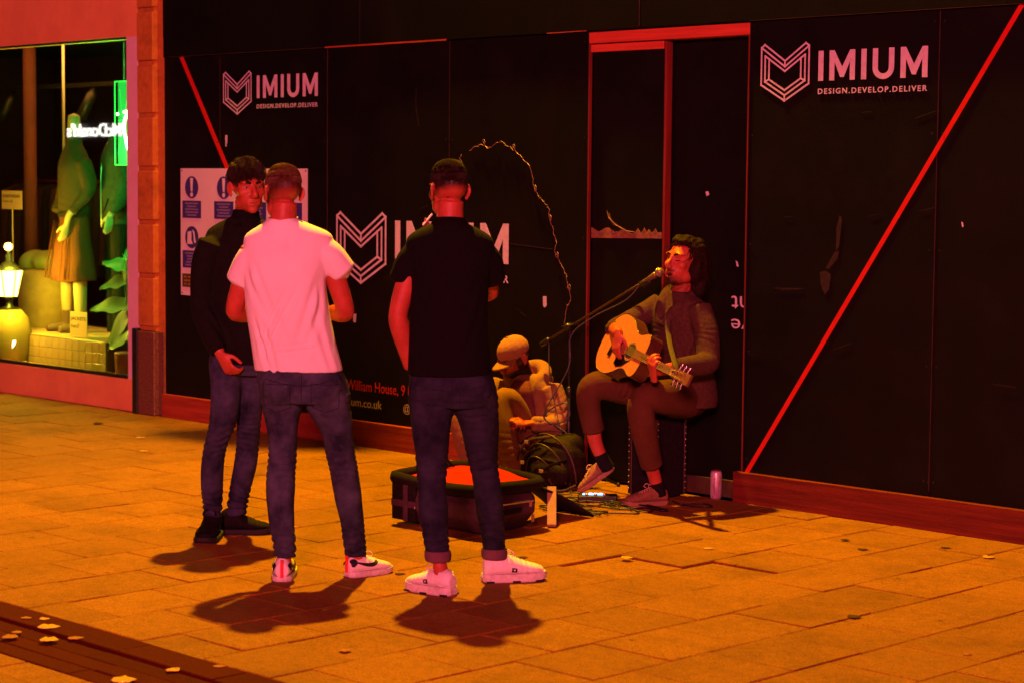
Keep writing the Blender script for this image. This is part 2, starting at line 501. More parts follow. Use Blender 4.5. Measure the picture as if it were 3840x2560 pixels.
# ---- printed logos: emblem of outlined folded M and heavy lettering
def stroke(mb, pts, w, y, closed=False):
    P = [np.array(p, float) for p in pts]
    n = len(P)
    segs = [(P[i], P[(i + 1) % n]) for i in range(n if closed else n - 1)]
    for k, (a, b) in enumerate(segs):
        t = (b - a) / (np.linalg.norm(b - a) + 1e-9); nn = np.array([-t[1], t[0]]) * w / 2
        a2, b2 = a - t * w / 2, b + t * w / 2
        yy = y - 0.00002 * k
        q = [a2 + nn, b2 + nn, b2 - nn, a2 - nn]
        mb.add([(p[0], yy, p[1]) for p in q] + [(p[0], yy - .0008, p[1]) for p in q],
               [(0, 1, 2, 3), (7, 6, 5, 4), (0, 4, 5, 1), (1, 5, 6, 2), (2, 6, 7, 3), (3, 7, 4, 0)])
def emblem(x0, x1, z0, z1, parent):
    W, H = x1 - x0, z1 - z0
    def T(pts): return [(x0 + p[0] * W, z0 + p[1] * H) for p in pts]
    mb = MB(); w = W * 0.030; y = -0.0012
    out = [(0.0, .95), (.07, 1.0), (.5, .70), (.93, 1.0), (1.0, .95), (1.0, .29), (.5, 0.0), (0.0, .29)]
    stroke(mb, T(out), w, y, True)
    stroke(mb, T([(0, .95), (.5, .60), (1, .95)]), w, y - .0003)
    inn = [(.08, .80), (.5, .52), (.92, .80), (.92, .345), (.5, .095), (.08, .345)]
    stroke(mb, T(inn), w, y - .0006, True)
    inn2 = [(.165, .745), (.5, .52)]
    stroke(mb, T([(.165, .745), (.165, .385), (.5, .185), (.835, .385), (.835, .745)]), w, y - .0009)
    stroke(mb, T([(.5, .70), (.5, .60)]), w, y - .0009)
    stroke(mb, T([(.5, .095), (.5, 0)]), w, y - .0012)
    stroke(mb, T([(.08, .345), (.165, .385)]), w, y - .0012)
    stroke(mb, T([(.92, .345), (.835, .385)]), w, y - .0012)
    return hp(mb, 'logo_emblem', M_print)
def lettering(x0, x1, z0, z1):
    """IMIUM in heavy plain capitals"""
    H = z1 - z0; S = 0.165 * H
    widths = {'I': .21, 'M': 1.06, 'U': .86}
    gap = .255
    word = 'IMIUM'
    tot = sum(widths[c] for c in word) + gap * 4
    sx = (x1 - x0) / tot
    mb = MB(); x = 0.0
    k = 0
    for c in word:
        w = widths[c]; s = .21; polys = []
        if c == 'I': polys = [[(0, 0), (w, 0), (w, 1), (0, 1)]]
        elif c == 'M':
            polys = [[(0, 0), (s, 0), (s, .62), (.205, 1), (0, 1)], [(w - s, 0), (w, 0), (w, 1), (w - .205, 1), (w - s, .62)],
                     [(.205, 1), (s, .62), (w / 2 - .075, .10), (w / 2 + .075, .10), (w / 2, .44)],
                     [(w - .205, 1), (w / 2, .44), (w / 2 + .075, .10), (w - s, .62)]]
        else:
            o = [(0, 1), (0, .36)] ; i = [(s, 1), (s, .36)]
            for a in np.linspace(180, 360, 13):
                o.append((w / 2 + w / 2 * math.cos(math.radians(a)), .36 + .375 * math.sin(math.radians(a))))
                i.append((w / 2 + (w / 2 - s) * math.cos(math.radians(a)), .36 + .19 * math.sin(math.radians(a))))
            o.append((w, 1)); i.append((w - s, 1))
            polys = [[o[j], o[j + 1], i[j + 1], i[j]] for j in range(len(o) - 1)]
        for p in polys:
            mb.prism([(x0 + (x + a) * sx, z0 + b * H) for a, b in p], 'y', -0.0008 - .00003 * (k % 5), -0.0018 - .00003 * (k % 5)); k += 1
        x += w + gap
    return hp(mb, 'logo_lettering', M_print)
def logo(xe0, xe1, ze0, ze1, xl0, xl1, zl0, zl1, zt0, zt1):
    emblem(xe0, xe1, ze0, ze1, hoard)
    lettering(xl0, xl1, zl0, zl1)
    o = text_on_wall('logo_tagline', 'DESIGN.DEVELOP.DELIVER', xl0, xl1, zt0, zt1, -0.0008, M_print, hoard, bold=0.016, space=1.28)
    o.location = (-HX, 0, 0)
logo(0.437, 0.761, 2.237, 2.545, 0.824, 1.517, 2.338, 2.498, 2.267, 2.297)
logo(-4.461, -4.139, 2.250, 2.549, -4.074, -3.398, 2.357, 2.516, 2.284, 2.314)
logo(-3.190, -2.690, 1.097, 1.566, -2.595, -1.531, 1.271, 1.522, 1.152, 1.200)
for (b, x0, x1, z0, z1, mt) in (('William House, 9 M', -3.085, -2.405, 0.360, 0.440, M_redtext),
                                ('um.co.uk', -3.035, -2.722, 0.262, 0.318, M_print), ('@', -2.505, -2.44, 0.250, 0.318, M_print)):
    o = text_on_wall('address_line', b, x0, x1, z0, z1, -0.0008, mt, hoard); o.location = (-HX, 0, 0); o['kind'] = 'stuff'
# the right leaf is a reused panel standing on its head
for (b, x0, x1, z0, z1) in (('nt', 0.185, 0.305, 1.075, 1.15), ('ve', 0.185, 0.330, 0.965, 1.02)):
    o = text_on_wall('upended_lettering', b, -x1, -x0, -z1, -z0, 0.0845, M_print, hoard)
    for v in o.data.vertices: v.co.x, v.co.z = -v.co.x, -v.co.z
    o.location = (-HX, 0, 0)
# red diagonal lines
def diag(x0, z0, x1, z1, w):
    mb = MB(); stroke(mb, [(x0, z0), (x1, z1)], w, -0.0006); hp(mb, 'red_line', M_redline)
diag(0.388, 0.178, 2.052, 2.668, 0.027)
diag(-4.968, 2.668, -4.405, 1.84, 0.040)
# worn patches, stickers and scuffs
M_scuff = mat('scuffed_ply', (0.028, 0.010, 0.006), 0.8, (0.009, 0.005, 0.004), 40.0)
def blotch(name, pts, mt, y=-0.0009):
    mb = MB(); mb.prism(pts, 'y', y, y - .0006); return hp(mb, name, mt)
blotch('sticker_remnant', [(-4.445, 2.10), (-4.418, 2.10), (-4.42, 2.045), (-4.43, 2.03), (-4.425, 2.02), (-4.44, 2.018)], M_print)
blotch('sticker_remnant', [(-3.02, .885), (-2.985, .885), (-2.99, .83), (-3.005, .825), (-3.02, .835)], M_print)
blotch('sticker_remnant', [(-1.228, 1.085), (-1.198, 1.085), (-1.195, 1.03), (-1.21, 1.015), (-1.225, 1.025)], M_print)
blotch('sticker_remnant', [(1.742, 1.60), (1.752, 1.595), (1.756, 1.575), (1.748, 1.572)], M_print)
blotch('sticker_remnant', [(-0.02, 1.735), (0.0, 1.74), (0.01, 1.72), (-0.01, 1.71)], M_print, 0.0842)
blotch('sticker_remnant', [(0.21, 1.35), (0.225, 1.34), (0.232, 1.315), (0.218, 1.318)], M_print, 0.0842)
blotch('scuff', [(0.965, 1.55), (0.985, 1.62), (1.0, 1.60), (0.985, 1.45), (0.965, 1.43)], M_scuff)
blotch('scuff', [(0.955, 1.42), (0.985, 1.43), (0.975, 1.385), (0.92, 1.33), (0.90, 1.335)], M_scuff)
blotch('scuff', [(0.86, 1.31), (0.90, 1.32), (0.935, 1.30), (0.925, 1.22), (0.90, 1.19), (0.885, 1.21), (0.87, 1.24)], M_scuff)
for i in range(26):
    x = rng.uniform(-4.9, 2.2); z = rng.uniform(0.7, 2.2)
    if -0.9 < x < 0.37: continue
    a = rng.uniform(-.7, .7); ln = rng.uniform(.03, .16)
    mb = MB(); stroke(mb, [(x, z), (x + ln * math.cos(a), z + ln * math.sin(a) * .7)], rng.uniform(.0012, .003), -0.0007); hp(mb, 'scratch', M_scuff)
for (x0, z0, x1, z1) in ((-2.393, 2.39, -2.40, 2.27), (-2.40, 2.27, -2.372, 2.14), (0.558, 1.21, 0.75, 1.217), (0.60, 1.205, 0.72, 1.212), (-1.53, 1.40, -1.15, 1.375)):
    mb = MB(); stroke(mb, [(x0, z0), (x1, z1)], .004, -0.0007); hp(mb, 'scratch', M_scuff)

# screw heads along the panel edges, smears of wiped dirt
mb = MB()
for i in range(8):
    if i == 4: continue
    for x in (JX[i] + .03, JX[i + 1] - .03):
        for z in (0.25, 0.85, 1.45, 2.05, 2.62):
            mb.prism([(x + .005 * math.cos(a), z + .005 * math.sin(a)) for a in np.linspace(0, 5.5, 7)], 'y', -0.0022, -0.0034)
hp(mb, 'screw_heads', M_scuff)['kind'] = 'stuff'

# ---- safety notice board
sn = empty('safety_notice', (-4.24, 0, 0.925))
tag(sn, 'white site safety notice with blue warning symbols screwed to the black hoarding', 'sign')
M_signw = mat('notice_white', (0.70, 0.68, 0.68), 0.4, (0.62, 0.6, 0.6), 3.0)
M_signb = mat('notice_blue', (0.045, 0.030, 0.20), 0.45)
M_signg = mat('notice_green', (0.07, 0.06, 0.015), 0.45)
M_signl = mat('notice_small_print', (0.23, 0.2, 0.36), 0.5)
M_signo = mat('notice_ochre_print', (0.35, 0.16, 0.03), 0.5)
SX, SZ = -4.24, 0.925
def sp(mb, name, mt, parent=None):
    o = mb.build(name, mt, parent or sn)
    if parent is None: o.location = (-SX, 0, -SZ)
    return o
sp(MB().box(-4.983, -3.505, -0.006, -0.001, 0.925, 1.861), 'board', M_signw)
def disc(cx, cz, r, y, n=28):
    return [(cx + r * math.cos(2 * math.pi * i / n), cz + r * math.sin(2 * math.pi * i / n)) for i in range(n)]
colx = [-4.845, -4.455, -4.075, -3.675]
for i, cx in enumerate(colx):
    for rowi, zc in enumerate((1.722, 1.355)):
        mb = MB(); mb.prism(disc(cx, zc, 0.082, 0), 'y', -0.0062, -0.0072); sp(mb, 'symbol_disc', M_signb)
        mb = MB()
        if rowi == 0:
            mb.prism([(cx - .018, zc + .068), (cx + .018, zc + .068), (cx + .010, zc - .03), (cx - .010, zc - .03)], 'y', -0.0073, -0.0080)
            mb.prism(disc(cx, zc - .054, 0.017, 0, 14), 'y', -0.0073, -0.0080)
        else:
            mb.prism([(cx - .05, zc + .04), (cx - .005, zc + .045), (cx - .005, zc - .02), (cx + .012, zc - .05), (cx - .055, zc - .05)], 'y', -0.0073, -0.0080)
            mb.prism([(cx + .005, zc + .06), (cx + .03, zc + .04), (cx + .05, zc - .04), (cx + .03, zc - .04), (cx + .018, zc + .03)], 'y', -0.0073, -0.0080)
        sp(mb, 'symbol', M_signw)
        zt = zc - 0.098
        sp(MB().box(cx - .115, cx + .115, -0.0072, -0.0062, zt - 0.128, zt), 'caption_plate', M_signb)
        mb = MB()
        for l in range(5):
            wln = rng.uniform(.05, .085)
            xx = cx - wln
            while xx < cx + wln:
                ww = rng.uniform(.008, .024)
                mb.box(xx, min(xx + ww, cx + wln), -0.0079, -0.0073, zt - .026 - l * .0215, zt - .015 - l * .0215); xx += ww + .005
        sp(mb, 'caption_lines', M_signl)
sp(MB().box(-4.965, -4.33, -0.0072, -0.0062, 0.985, 1.085), 'green_plate', M_signg)
mb = MB()
for l in range(3):
    for q in range(12):
        x = -4.94 + q * .05; mb.box(x, x + rng.uniform(.02, .042), -0.0079, -0.0073, 1.055 - l * .026, 1.066 - l * .026)
sp(mb, 'green_plate_lines', M_signo)
mb = MB()
for (x, z) in ((-4.965, 1.845), (-3.52, 1.845), (-4.965, .94), (-3.52, .94)): mb.prism(disc(x, z, .006, 0, 8), 'y', -0.0062, -0.009)
sp(mb, 'screws', M_blackmetal)

# ---- loose copper wire string pinned in an arc
wire_pts = [(-1.885, 1.982), (-1.78, 2.012), (-1.70, 2.0), (-1.61, 2.034), (-1.50, 1.985), (-1.42, 1.93), (-1.341, 1.872), (-1.294, 1.726), (-1.24, 1.68), (-1.181, 1.621), (-1.16, 1.53), (-1.112, 1.424), (-1.125, 1.36), (-1.084, 1.305), (-1.03, 1.24), (-1.016, 1.176), (-0.985, 1.084), (-1.02, 1.03), (-1.042, 0.923)]
wp = crom(np.array([(x, -0.006, z) for x, z in wire_pts]), 6)
wp2 = []
for i, p in enumerate(wp):
    wp2.append(p + np.array([rng.gauss(0, .004), -abs(rng.gauss(0, .003)), rng.gauss(0, .004)]))
    if i % 17 == 8:
        for a in np.linspace(0, 2 * math.pi, 7): wp2.append(p + np.array([.014 * math.sin(a), -.004 - .003 * math.sin(a), .014 * (1 - math.cos(a)) + .003 * a]))
M_copper = mat('copper_wire', (0.30, 0.16, 0.12), 0.5, metal=0.3, spec=0.4)
wo = mk('wire_string', *tube_vf(wp2, .0016, 5), M_copper)
tag(wo, 'thin kinked copper wire string pinned in an arc on the black hoarding', 'wire')
wo2 = mk('wire_scrap', *tube_vf([(-1.965 + .012 * math.sin(i * 1.9), -.008, 1.86 + i * .012) for i in range(9)], .0022, 5), M_copper)
tag(wo2, 'short scrap of crumpled wire beside the dark haired head of the smoker', 'wire')

# ================================================================== PILASTER, SHOP FRONT
pil = empty('stone_pilaster', (-5.33, 0, 0))
tag(pil, 'banded stone pilaster on dark granite plinth between shop and hoarding', 'pilaster')
def pp(mb, name, mt):
    o = mb.build(name, mt, pil); o.location = (5.33, 0, 0); return o
pp(MB().box(-5.53, -5.196, 0.0, 0.25, 0.0, 6.0), 'pier', M_stone)
zg = [0.655, 1.055, 1.457, 1.86, 2.258, 2.648, 3.043, 3.44, 3.84]
for i in range(len(zg) - 1):
    z0, z1 = zg[i] + 0.018, zg[i + 1] - 0.018
    pp(MB().box(-5.474 + rng.uniform(-.002, .002), -5.266 + rng.uniform(-.002, .002), -0.052 + rng.uniform(-.002, .002), 0.0, z0, z1, 0.006), 'stone_block', M_stone)
    pp(MB().box(-5.470, -5.276, -0.030, -0.0005, z0 - .036, z0 - .0005), 'joint_band', M_stone)
pp(MB().box(-5.476, -5.262, -0.056, -0.0006, 0.0, 0.632, 0.006), 'plinth', M_plinth)
pp(MB().box(-5.262, -5.1955, -0.012, -0.0006, 0.0, 0.632, 0.003), 'plinth', M_plinth)
pp(MB().box(-5.546, -5.4765, -0.062, -0.001, 0.0, 0.648, 0.004), 'corner_guard', M_blackmetal)

shop = empty('clothes_shop', (-7.6, 0.0, 0.0))
tag(shop, 'pink washed clothes shop front with one large display window', 'shop')
SHX = -7.6
def hh(mb, name, mt, parent=None, smooth=False):
    o = mb.build(name, mt, parent or shop, smooth)
    if parent is None: o.location = (-SHX, 0, 0)
    return o
hh(MB().box(-12.0, -5.532, 0.0, 0.22, 2.858, 6.0), 'fascia', M_paint)
hh(MB().box(-12.0, -5.532, 0.0, 0.22, 0.0, 0.245), 'stall_riser', M_paint)
hh(MB().box(-5.682, -5.532, -0.004, 0.2, 0.2452, 2.8578, .003), 'window_jamb', M_frame)
hh(MB().box(-12.0, -5.683, 0.012, 0.05, 0.246, 0.272), 'window_gasket', M_blackmetal)
hh(MB().box(-12.0, -5.683, 0.012, 0.05, 2.845, 2.857), 'window_gasket', M_blackmetal)
gm = bpy.data.materials.new('window_glass')
nt, bs = nodes_of(gm); N, L = nt.nodes, nt.links
tr = N.new('ShaderNodeBsdfTransparent'); tr.inputs['Color'].default_value = (0.88, 0.92, 0.86, 1)
gl = N.new('ShaderNodeBsdfGlossy'); gl.inputs['Roughness'].default_value = 0.0; gl.inputs['Color'].default_value = (1, 1, 1, 1)
fr = N.new('ShaderNodeFresnel'); fr.inputs['IOR'].default_value = 1.52
fm = N.new('ShaderNodeMath'); fm.operation = 'MULTIPLY_ADD'; fm.inputs[1].default_value = 1.3; fm.inputs[2].default_value = 0.0
ms = N.new('ShaderNodeMixShader')
L.new(fr.outputs[0], fm.inputs[0]); L.new(fm.outputs[0], ms.inputs[0]); L.new(tr.outputs[0], ms.inputs[1]); L.new(gl.outputs[0], ms.inputs[2])
L.new(ms.outputs[0], N['Material Output'].inputs['Surface'])
hh(MB().add([(-12, .03, .2725), (-5.683, .03, .2725), (-5.683, .03, 2.845), (-12, .03, 2.845)], [(0, 1, 2, 3)]), 'window_pane', gm)
# interior shell
M_inw = mat('shop_inner_wall', (0.10, 0.022, 0.016), 0.8, (0.06, 0.014, 0.012), 4.0)
M_inf = mat('shop_floor', (0.12, 0.09, 0.05), 0.6, (0.08, 0.06, 0.035), 5.0)
M_inc = mat('shop_ceiling', (0.025, 0.022, 0.016), 0.9)
hh(MB().box(-14, -5.5, 0.222, 5.2, 0.10, 0.20), 'shop_floor', M_inf)
hh(MB().box(-14, -5.5, 4.6, 4.7, 0.2, 3.2), 'back_wall', M_inw)
hh(MB().box(-5.5, -5.4, 0.25, 4.7, 0.2, 3.2), 'side_wall', M_inc)
hh(MB().box(-14.1, -14.0, 0.25, 4.7, 0.2, 3.2), 'side_wall', M_inw)
hh(MB().box(-14, -5.4, 0.222, 4.7, 3.2, 3.3), 'shop_ceiling', M_inc)
# upper building over hoarding and shop, above the frame
ub = mk('upper_building', *box_vf(-12, 9, 0.05, 0.6, 4.32, 12), M_facade)
tag(ub, 'dark brick upper storeys above the hoarding, carrying the lamp', 'building')
# ================================================================== FIGURE BUILDING
class Blob:
    """overlapping closed shapes fused into one continuous skin by a voxel remesh"""
    def __init__(s): s.mb = MB()
    def tube(s, path, r, n=16, sub=4, flat=None):
        s.mb.add(*tube_vf(path, r, n, True, sub, flat)); return s
    def ell(s, c, r, M=None, nu=16, nv=12):
        s.mb.add(*ell_vf(c, r, M, nu, nv)); return s
    def loft(s, rows, yaw=0.0, n=28, sub=3, ex=2.3):
        """rows: (z, cx, cy, halfwidth, halfdepth) horizontal sections, turned by yaw about z"""
        A = crom(np.array(rows, float), sub) if sub > 1 else np.array(rows, float)
        ca, sa = math.cos(yaw), math.sin(yaw)
        V = []; F = []
        for (z, cx, cy, hw, hd) in A:
            for j in range(n):
                t = 2 * math.pi * j / n
                c, q = math.cos(t), math.sin(t)
                x = hw * math.copysign(abs(c) ** (2 / ex), c); y = hd * math.copysign(abs(q) ** (2 / ex), q)
                V.append((cx + x * ca - y * sa, cy + x * sa + y * ca, z))
        k = len(A)
        for i in range(k - 1):
            for j in range(n):
                F.append((i * n + j, i * n + (j + 1) % n, (i + 1) * n + (j + 1) % n, (i + 1) * n + j))
        if A[0][0] < A[-1][0]:
            F.append(tuple(range(n - 1, -1, -1))); F.append(tuple((k - 1) * n + j for j in range(n)))
        else:
            F.append(tuple(range(n))); F.append(tuple((k - 1) * n + j for j in range(n - 1, -1, -1)))
            F = [tuple(reversed(f)) for f in F[:-2]] + [tuple(reversed(f)) for f in F[-2:]]
        s.mb.add(V, F); return s
    def mesh(s, name, voxel=0.005, smooth=4, fac=0.5):
        smooth = smooth * 2 if voxel >= .0055 else smooth
        me = bpy.data.meshes.new(name + '_tmp')
        me.from_pydata([tuple(map(float, v)) for v in s.mb.V], [], [tuple(int(i) for i in f) for f in s.mb.F])
        me.update()
        o = bpy.data.objects.new(name + '_tmp', me); COL.objects.link(o)
        m = o.modifiers.new('r', 'REMESH'); m.mode = 'VOXEL'; m.voxel_size = voxel
        if smooth:
            q = o.modifiers.new('s', 'SMOOTH'); q.factor = fac; q.iterations = smooth
        bpy.context.view_layer.update()
        out = bpy.data.meshes.new_from_object(o.evaluated_get(bpy.context.evaluated_depsgraph_get()))
        out.name = name
        bpy.data.objects.remove(o); bpy.data.meshes.remove(me)
        out.polygons.foreach_set('use_smooth', [True] * len(out.polygons))
        return out

def get_co(me):
    a = np.empty(len(me.vertices) * 3); me.vertices.foreach_get('co', a); return a.reshape(-1, 3)
def get_no(me):
    a = np.empty(len(me.vertices) * 3); me.vertices.foreach_get('normal', a); return a.reshape(-1, 3)
def set_co(me, co):
    me.vertices.foreach_set('co', co.ravel()); me.update()

class SNoise:
    """cheap smooth vector noise from random sines"""
    def __init__(s, seed, k=9):
        r = np.random.RandomState(seed)
        d = r.normal(size=(k, 3)); s.D = d / np.linalg.norm(d, axis=1)[:, None] * r.uniform(.7, 1.6, (k, 1)); s.p = r.uniform(0, 6.28, k)
    def __call__(s, P, f):
        return np.sin(P @ (s.D.T * f) + s.p).mean(1) * 1.6

def wrinkle(me, amp, seed, rings=(), f=18.0, folds=()):
    """cloth relief: broad lumps, plus stacked ring creases around (z, spread, amp, wavelength)
       and slanting folds running from a point"""
    co, no = get_co(me), get_no(me)
    n1, n2 = SNoise(seed), SNoise(seed + 5)
    w = n2(co, f * .6)
    d = amp * (n1(co + 0.03 * w[:, None], f) + 0.5 * n1(co[:, [1, 2, 0]], f * 2.1))
    for (zc, sp, a, wl) in rings:
        env = np.exp(-((co[:, 2] - zc) / sp) ** 2)
        ph = (co[:, 2] + 0.035 * n2(co, 14) + 0.02 * n1(co, 30)) / wl * 2 * math.pi
        cr = np.abs(np.sin(ph * .5)) ** .6 - .92
        d += a * env * cr * (0.65 + .5 * n1(co, 11))
    for (p, dr, ln, wd, a, nk) in folds:
        p = np.array(p); dr = np.array(dr, float); dr /= np.linalg.norm(dr)
        q = co - p
        t = q @ dr
        perp = np.linalg.norm(q - np.outer(t, dr), axis=1)
        d += a * np.exp(-(perp / wd) ** 2) * np.exp(-((t - ln / 2) / (ln / 2)) ** 4) * np.cos(perp / wd * nk)
    set_co(me, co + no * d[:, None])

def rotm(yaw=0, pitch=0, roll=0):
    """head turn: yaw about z, then pitch (chin up positive), roll"""
    return Matrix.Rotation(yaw, 3, 'Z') @ Matrix.Rotation(pitch, 3, 'X') @ Matrix.Rotation(roll, 3, 'Y')

class Head:
    """head frame: +y the face, z up, origin mid-head; H scales a 0.235 m head"""
    def __init__(s, c, R, H=0.235):
        s.c = np.array(c, float); s.R = np.array(R); s.k = H / 0.235
    def T(s, p): return s.c + s.k * (s.R @ np.array(p, float))
    def inv(s, P): return ((P - s.c) @ s.R) / s.k
    def add(s, b, neck_to, neck_r=0.056, beardy=0.0, jaw=1.0, nose=1.0, open_mouth=0.0):
        k = s.k; R3 = Matrix(s.R.tolist())
        def E(c, r): b.ell(s.T(c), tuple(q * k for q in r), R3)
        E((0, -.014, .034), (.0765, .097, .083))
        E((0, .028, .010), (.066, .066, .078))
        E((0, .034, -.045), (.058 * jaw, .060, .068))
        E((0, .070, -.094), (.027 * jaw, .022, .021))
        for sx in (-1, 1):
            E((sx * .046 * jaw, .014, -.066), (.020, .032, .030))
            E((sx * .038, .056, -.014), (.030, .026, .024))
            E((sx * .028, .079, .034), (.030, .013, .010))
            E((sx * .012, .103, -.031), (.009, .012, .008))
            E((sx * .018, .078, -.062), (.02, .018, .02))
            # ears
            Re = R3 @ Matrix.Rotation(sx * .42, 3, 'Z')
            b.ell(s.T((sx * .083, -.018, .002)), (.0080 * k, .020 * k, .032 * k), Re)
            b.ell(s.T((sx * .080, -.012, -.026)), (.0075 * k, .011 * k, .013 * k), Re)
        b.tube([s.T((0, .088, .024)), s.T((0, .098, .002)), s.T((0, .1115 + .004 * (nose - 1), -.022)), s.T((0, .104, -.036))], [.009 * k, .0105 * k, .0145 * k, .010 * k], 12, 3)
        E((0, .090, -.057 + open_mouth * .3), (.023, .013, .0065))
        E((0, .087, -.071 - open_mouth), (.020, .013, .0075))
        n0 = s.T((0, -.024, -.045)); n1 = np.array(neck_to, float)
        b.tube([n0, n0 * .5 + n1 * .5, n1], [neck_r * .98, neck_r, neck_r * 1.18], 18, 3)
    def sculpt(s, me, open_mouth=0.0):
        """eye sockets, mouth line and ear bowls pressed into the fused skin"""
        co = get_co(me); L = s.inv(co)
        near = np.abs(L).max(1) < .14
        D = np.zeros_like(L)
        for sx in (-1, 1):
            e = np.exp(-(((L[:, 0] - sx * .031) / .019) ** 2 + ((L[:, 2] - .011) / .011) ** 2)) * (L[:, 1] > .03)
            D[:, 1] -= .0085 * e
            e = np.exp(-(((L[:, 1] + .012) / .009) ** 2 + ((L[:, 2] - .004) / .017) ** 2)) * (np.abs(L[:, 0] - sx * .088) < .012)
            D[:, 0] -= sx * .006 * e
        m = np.exp(-((L[:, 0] / .024) ** 4 + ((L[:, 2] + .0635 + open_mouth * .4) / (.0032 + open_mouth)) ** 2)) * (L[:, 1] > .05)
        D[:, 1] -= (.006 + open_mouth * .8) * m
        D[~near] = 0
        set_co(me, co + s.k * (D @ s.R.T))
    def attr(s, me, fn, name='fade'):
        L = s.inv(get_co(me))
        v = np.where(np.abs(L).max(1) < .16, fn(L), 0.0)
        a = me.attributes.new(name, 'FLOAT', 'POINT')
        a.data.foreach_set('value', np.clip(v, 0, 1).astype(np.float32))
    def eyes(s, parent, mt_w, mt_d, lid=0.35):
        for sx in (-1, 1):
            V, F = ell_vf(s.T((sx * .031, .0695, .0105)), .0118 * s.k, None, 12, 8)
            e = mk('eye', V, F, mt_w, parent, True)
            V, F = ell_vf(s.T((sx * .031, .0772, .0105)), (.0056 * s.k,) * 3, None, 10, 6)
            mk('iris', V, F, mt_d, e, True)
    def brows(s, parent, mt, th=.0045):
        for sx in (-1, 1):
            mk('eyebrow', *tube_vf([s.T((sx * .012, .0890, .029)), s.T((sx * .030, .0900, .0345)), s.T((sx * .050, .0740, .030))],
                                   [(th * s.k, .003 * s.k), (th * 1.1 * s.k, .0035 * s.k), (th * .5 * s.k, .002 * s.k)], 8, True, 3, flat=s.R[:, 2]), mt, parent, True)

def strands(head, n, region, comb, length, seed, width=.0016, lift=.25, r0=1.0, curl=0.0, thick=None, lenf=None):
    """loose locks over a scalp: region(dir)->probability, comb(dir)->direction in head frame"""
    r = np.random.RandomState(seed)
    V = []; F = []
    C0 = np.array((0, -.014, .034)); RR = np.array((.0785, .099, .085)) * r0
    tries = 0
    while n > 0 and tries < 400000:
        tries += 1
        d = r.normal(size=3); d /= np.linalg.norm(d)
        if r.uniform() > region(d): continue
        p = C0 + d * RR
        nrm = d / RR; nrm /= np.linalg.norm(nrm)
        if thick is not None: p = p + nrm * max(0.0, thick(d))
        c = np.array(comb(d), float) + r.normal(size=3) * .28
        c -= nrm * (c @ nrm); c /= np.linalg.norm(c) + 1e-9
        ln = length * r.uniform(.6, 1.25) * (lenf(d) if lenf else 1.0)
        side = np.cross(nrm, c); side /= np.linalg.norm(side) + 1e-9
        w = width * r.uniform(.7, 1.4)
        q = p - nrm * .004
        pts = []
        for j in range(4):
            t = j / 3
            dirv = c * (1 - .0 * t) + nrm * (lift * (1 - 1.2 * t)) + side * curl * math.sin(t * 5 + d[0] * 9)
            pts.append(q + dirv * ln * t + np.array((0, 0, -.25 * ln * t * t)))
        b = len(V)
        for j, pt in enumerate(pts):
            ww = w * (1 - .75 * j / 3)
            V.append(head.T(pt + side * ww)); V.append(head.T(pt - side * ww)); V.append(head.T(pt + nrm * ww * .9))
        for j in range(3):
            a = b + j * 3
            F += [(a, a + 3, a + 5, a + 2), (a + 2, a + 5, a + 4, a + 1)]
        n -= 1
    return V, F

def hair_cap(head, fn, seed, amp=.006, nu=56, nv=36, f=55.0, thick=0.004):
    """solid under-layer of hair: thickness fn(dir) (<=0 leaves none)"""
    C0 = np.array((0, -.014, .034)); RR = np.array((.0765, .097, .083))
    ns = SNoise(seed)
    V = []; keep = []
    for i in range(nv + 1):
        th = math.pi * i / nv
        for j in range(nu):
            ph = 2 * math.pi * j / nu
            d = np.array((math.sin(th) * math.cos(ph), math.sin(th) * math.sin(ph), math.cos(th)))
            t = fn(d)
            if t < .010: t -= .0035 * (.5 + .5 * ns(d[None, :], 26)[0])
            tt = t + (amp * ns(d[None, :], f / 4)[0] + amp * .6 * ns(d[None, :], f)[0]) * (1 if t > .004 else 0)
            nr = d / RR; nr /= np.linalg.norm(nr)
            V.append(head.T(C0 + d * RR + nr * max(tt, -.006))); keep.append(t > 0)
    F = []
    for i in range(nv):
        for j in range(nu):
            q = (i * nu + j, (i + 1) * nu + j, (i + 1) * nu + (j + 1) % nu, i * nu + (j + 1) % nu)
            if any(keep[a] for a in q): F.append(q)
    return V, F

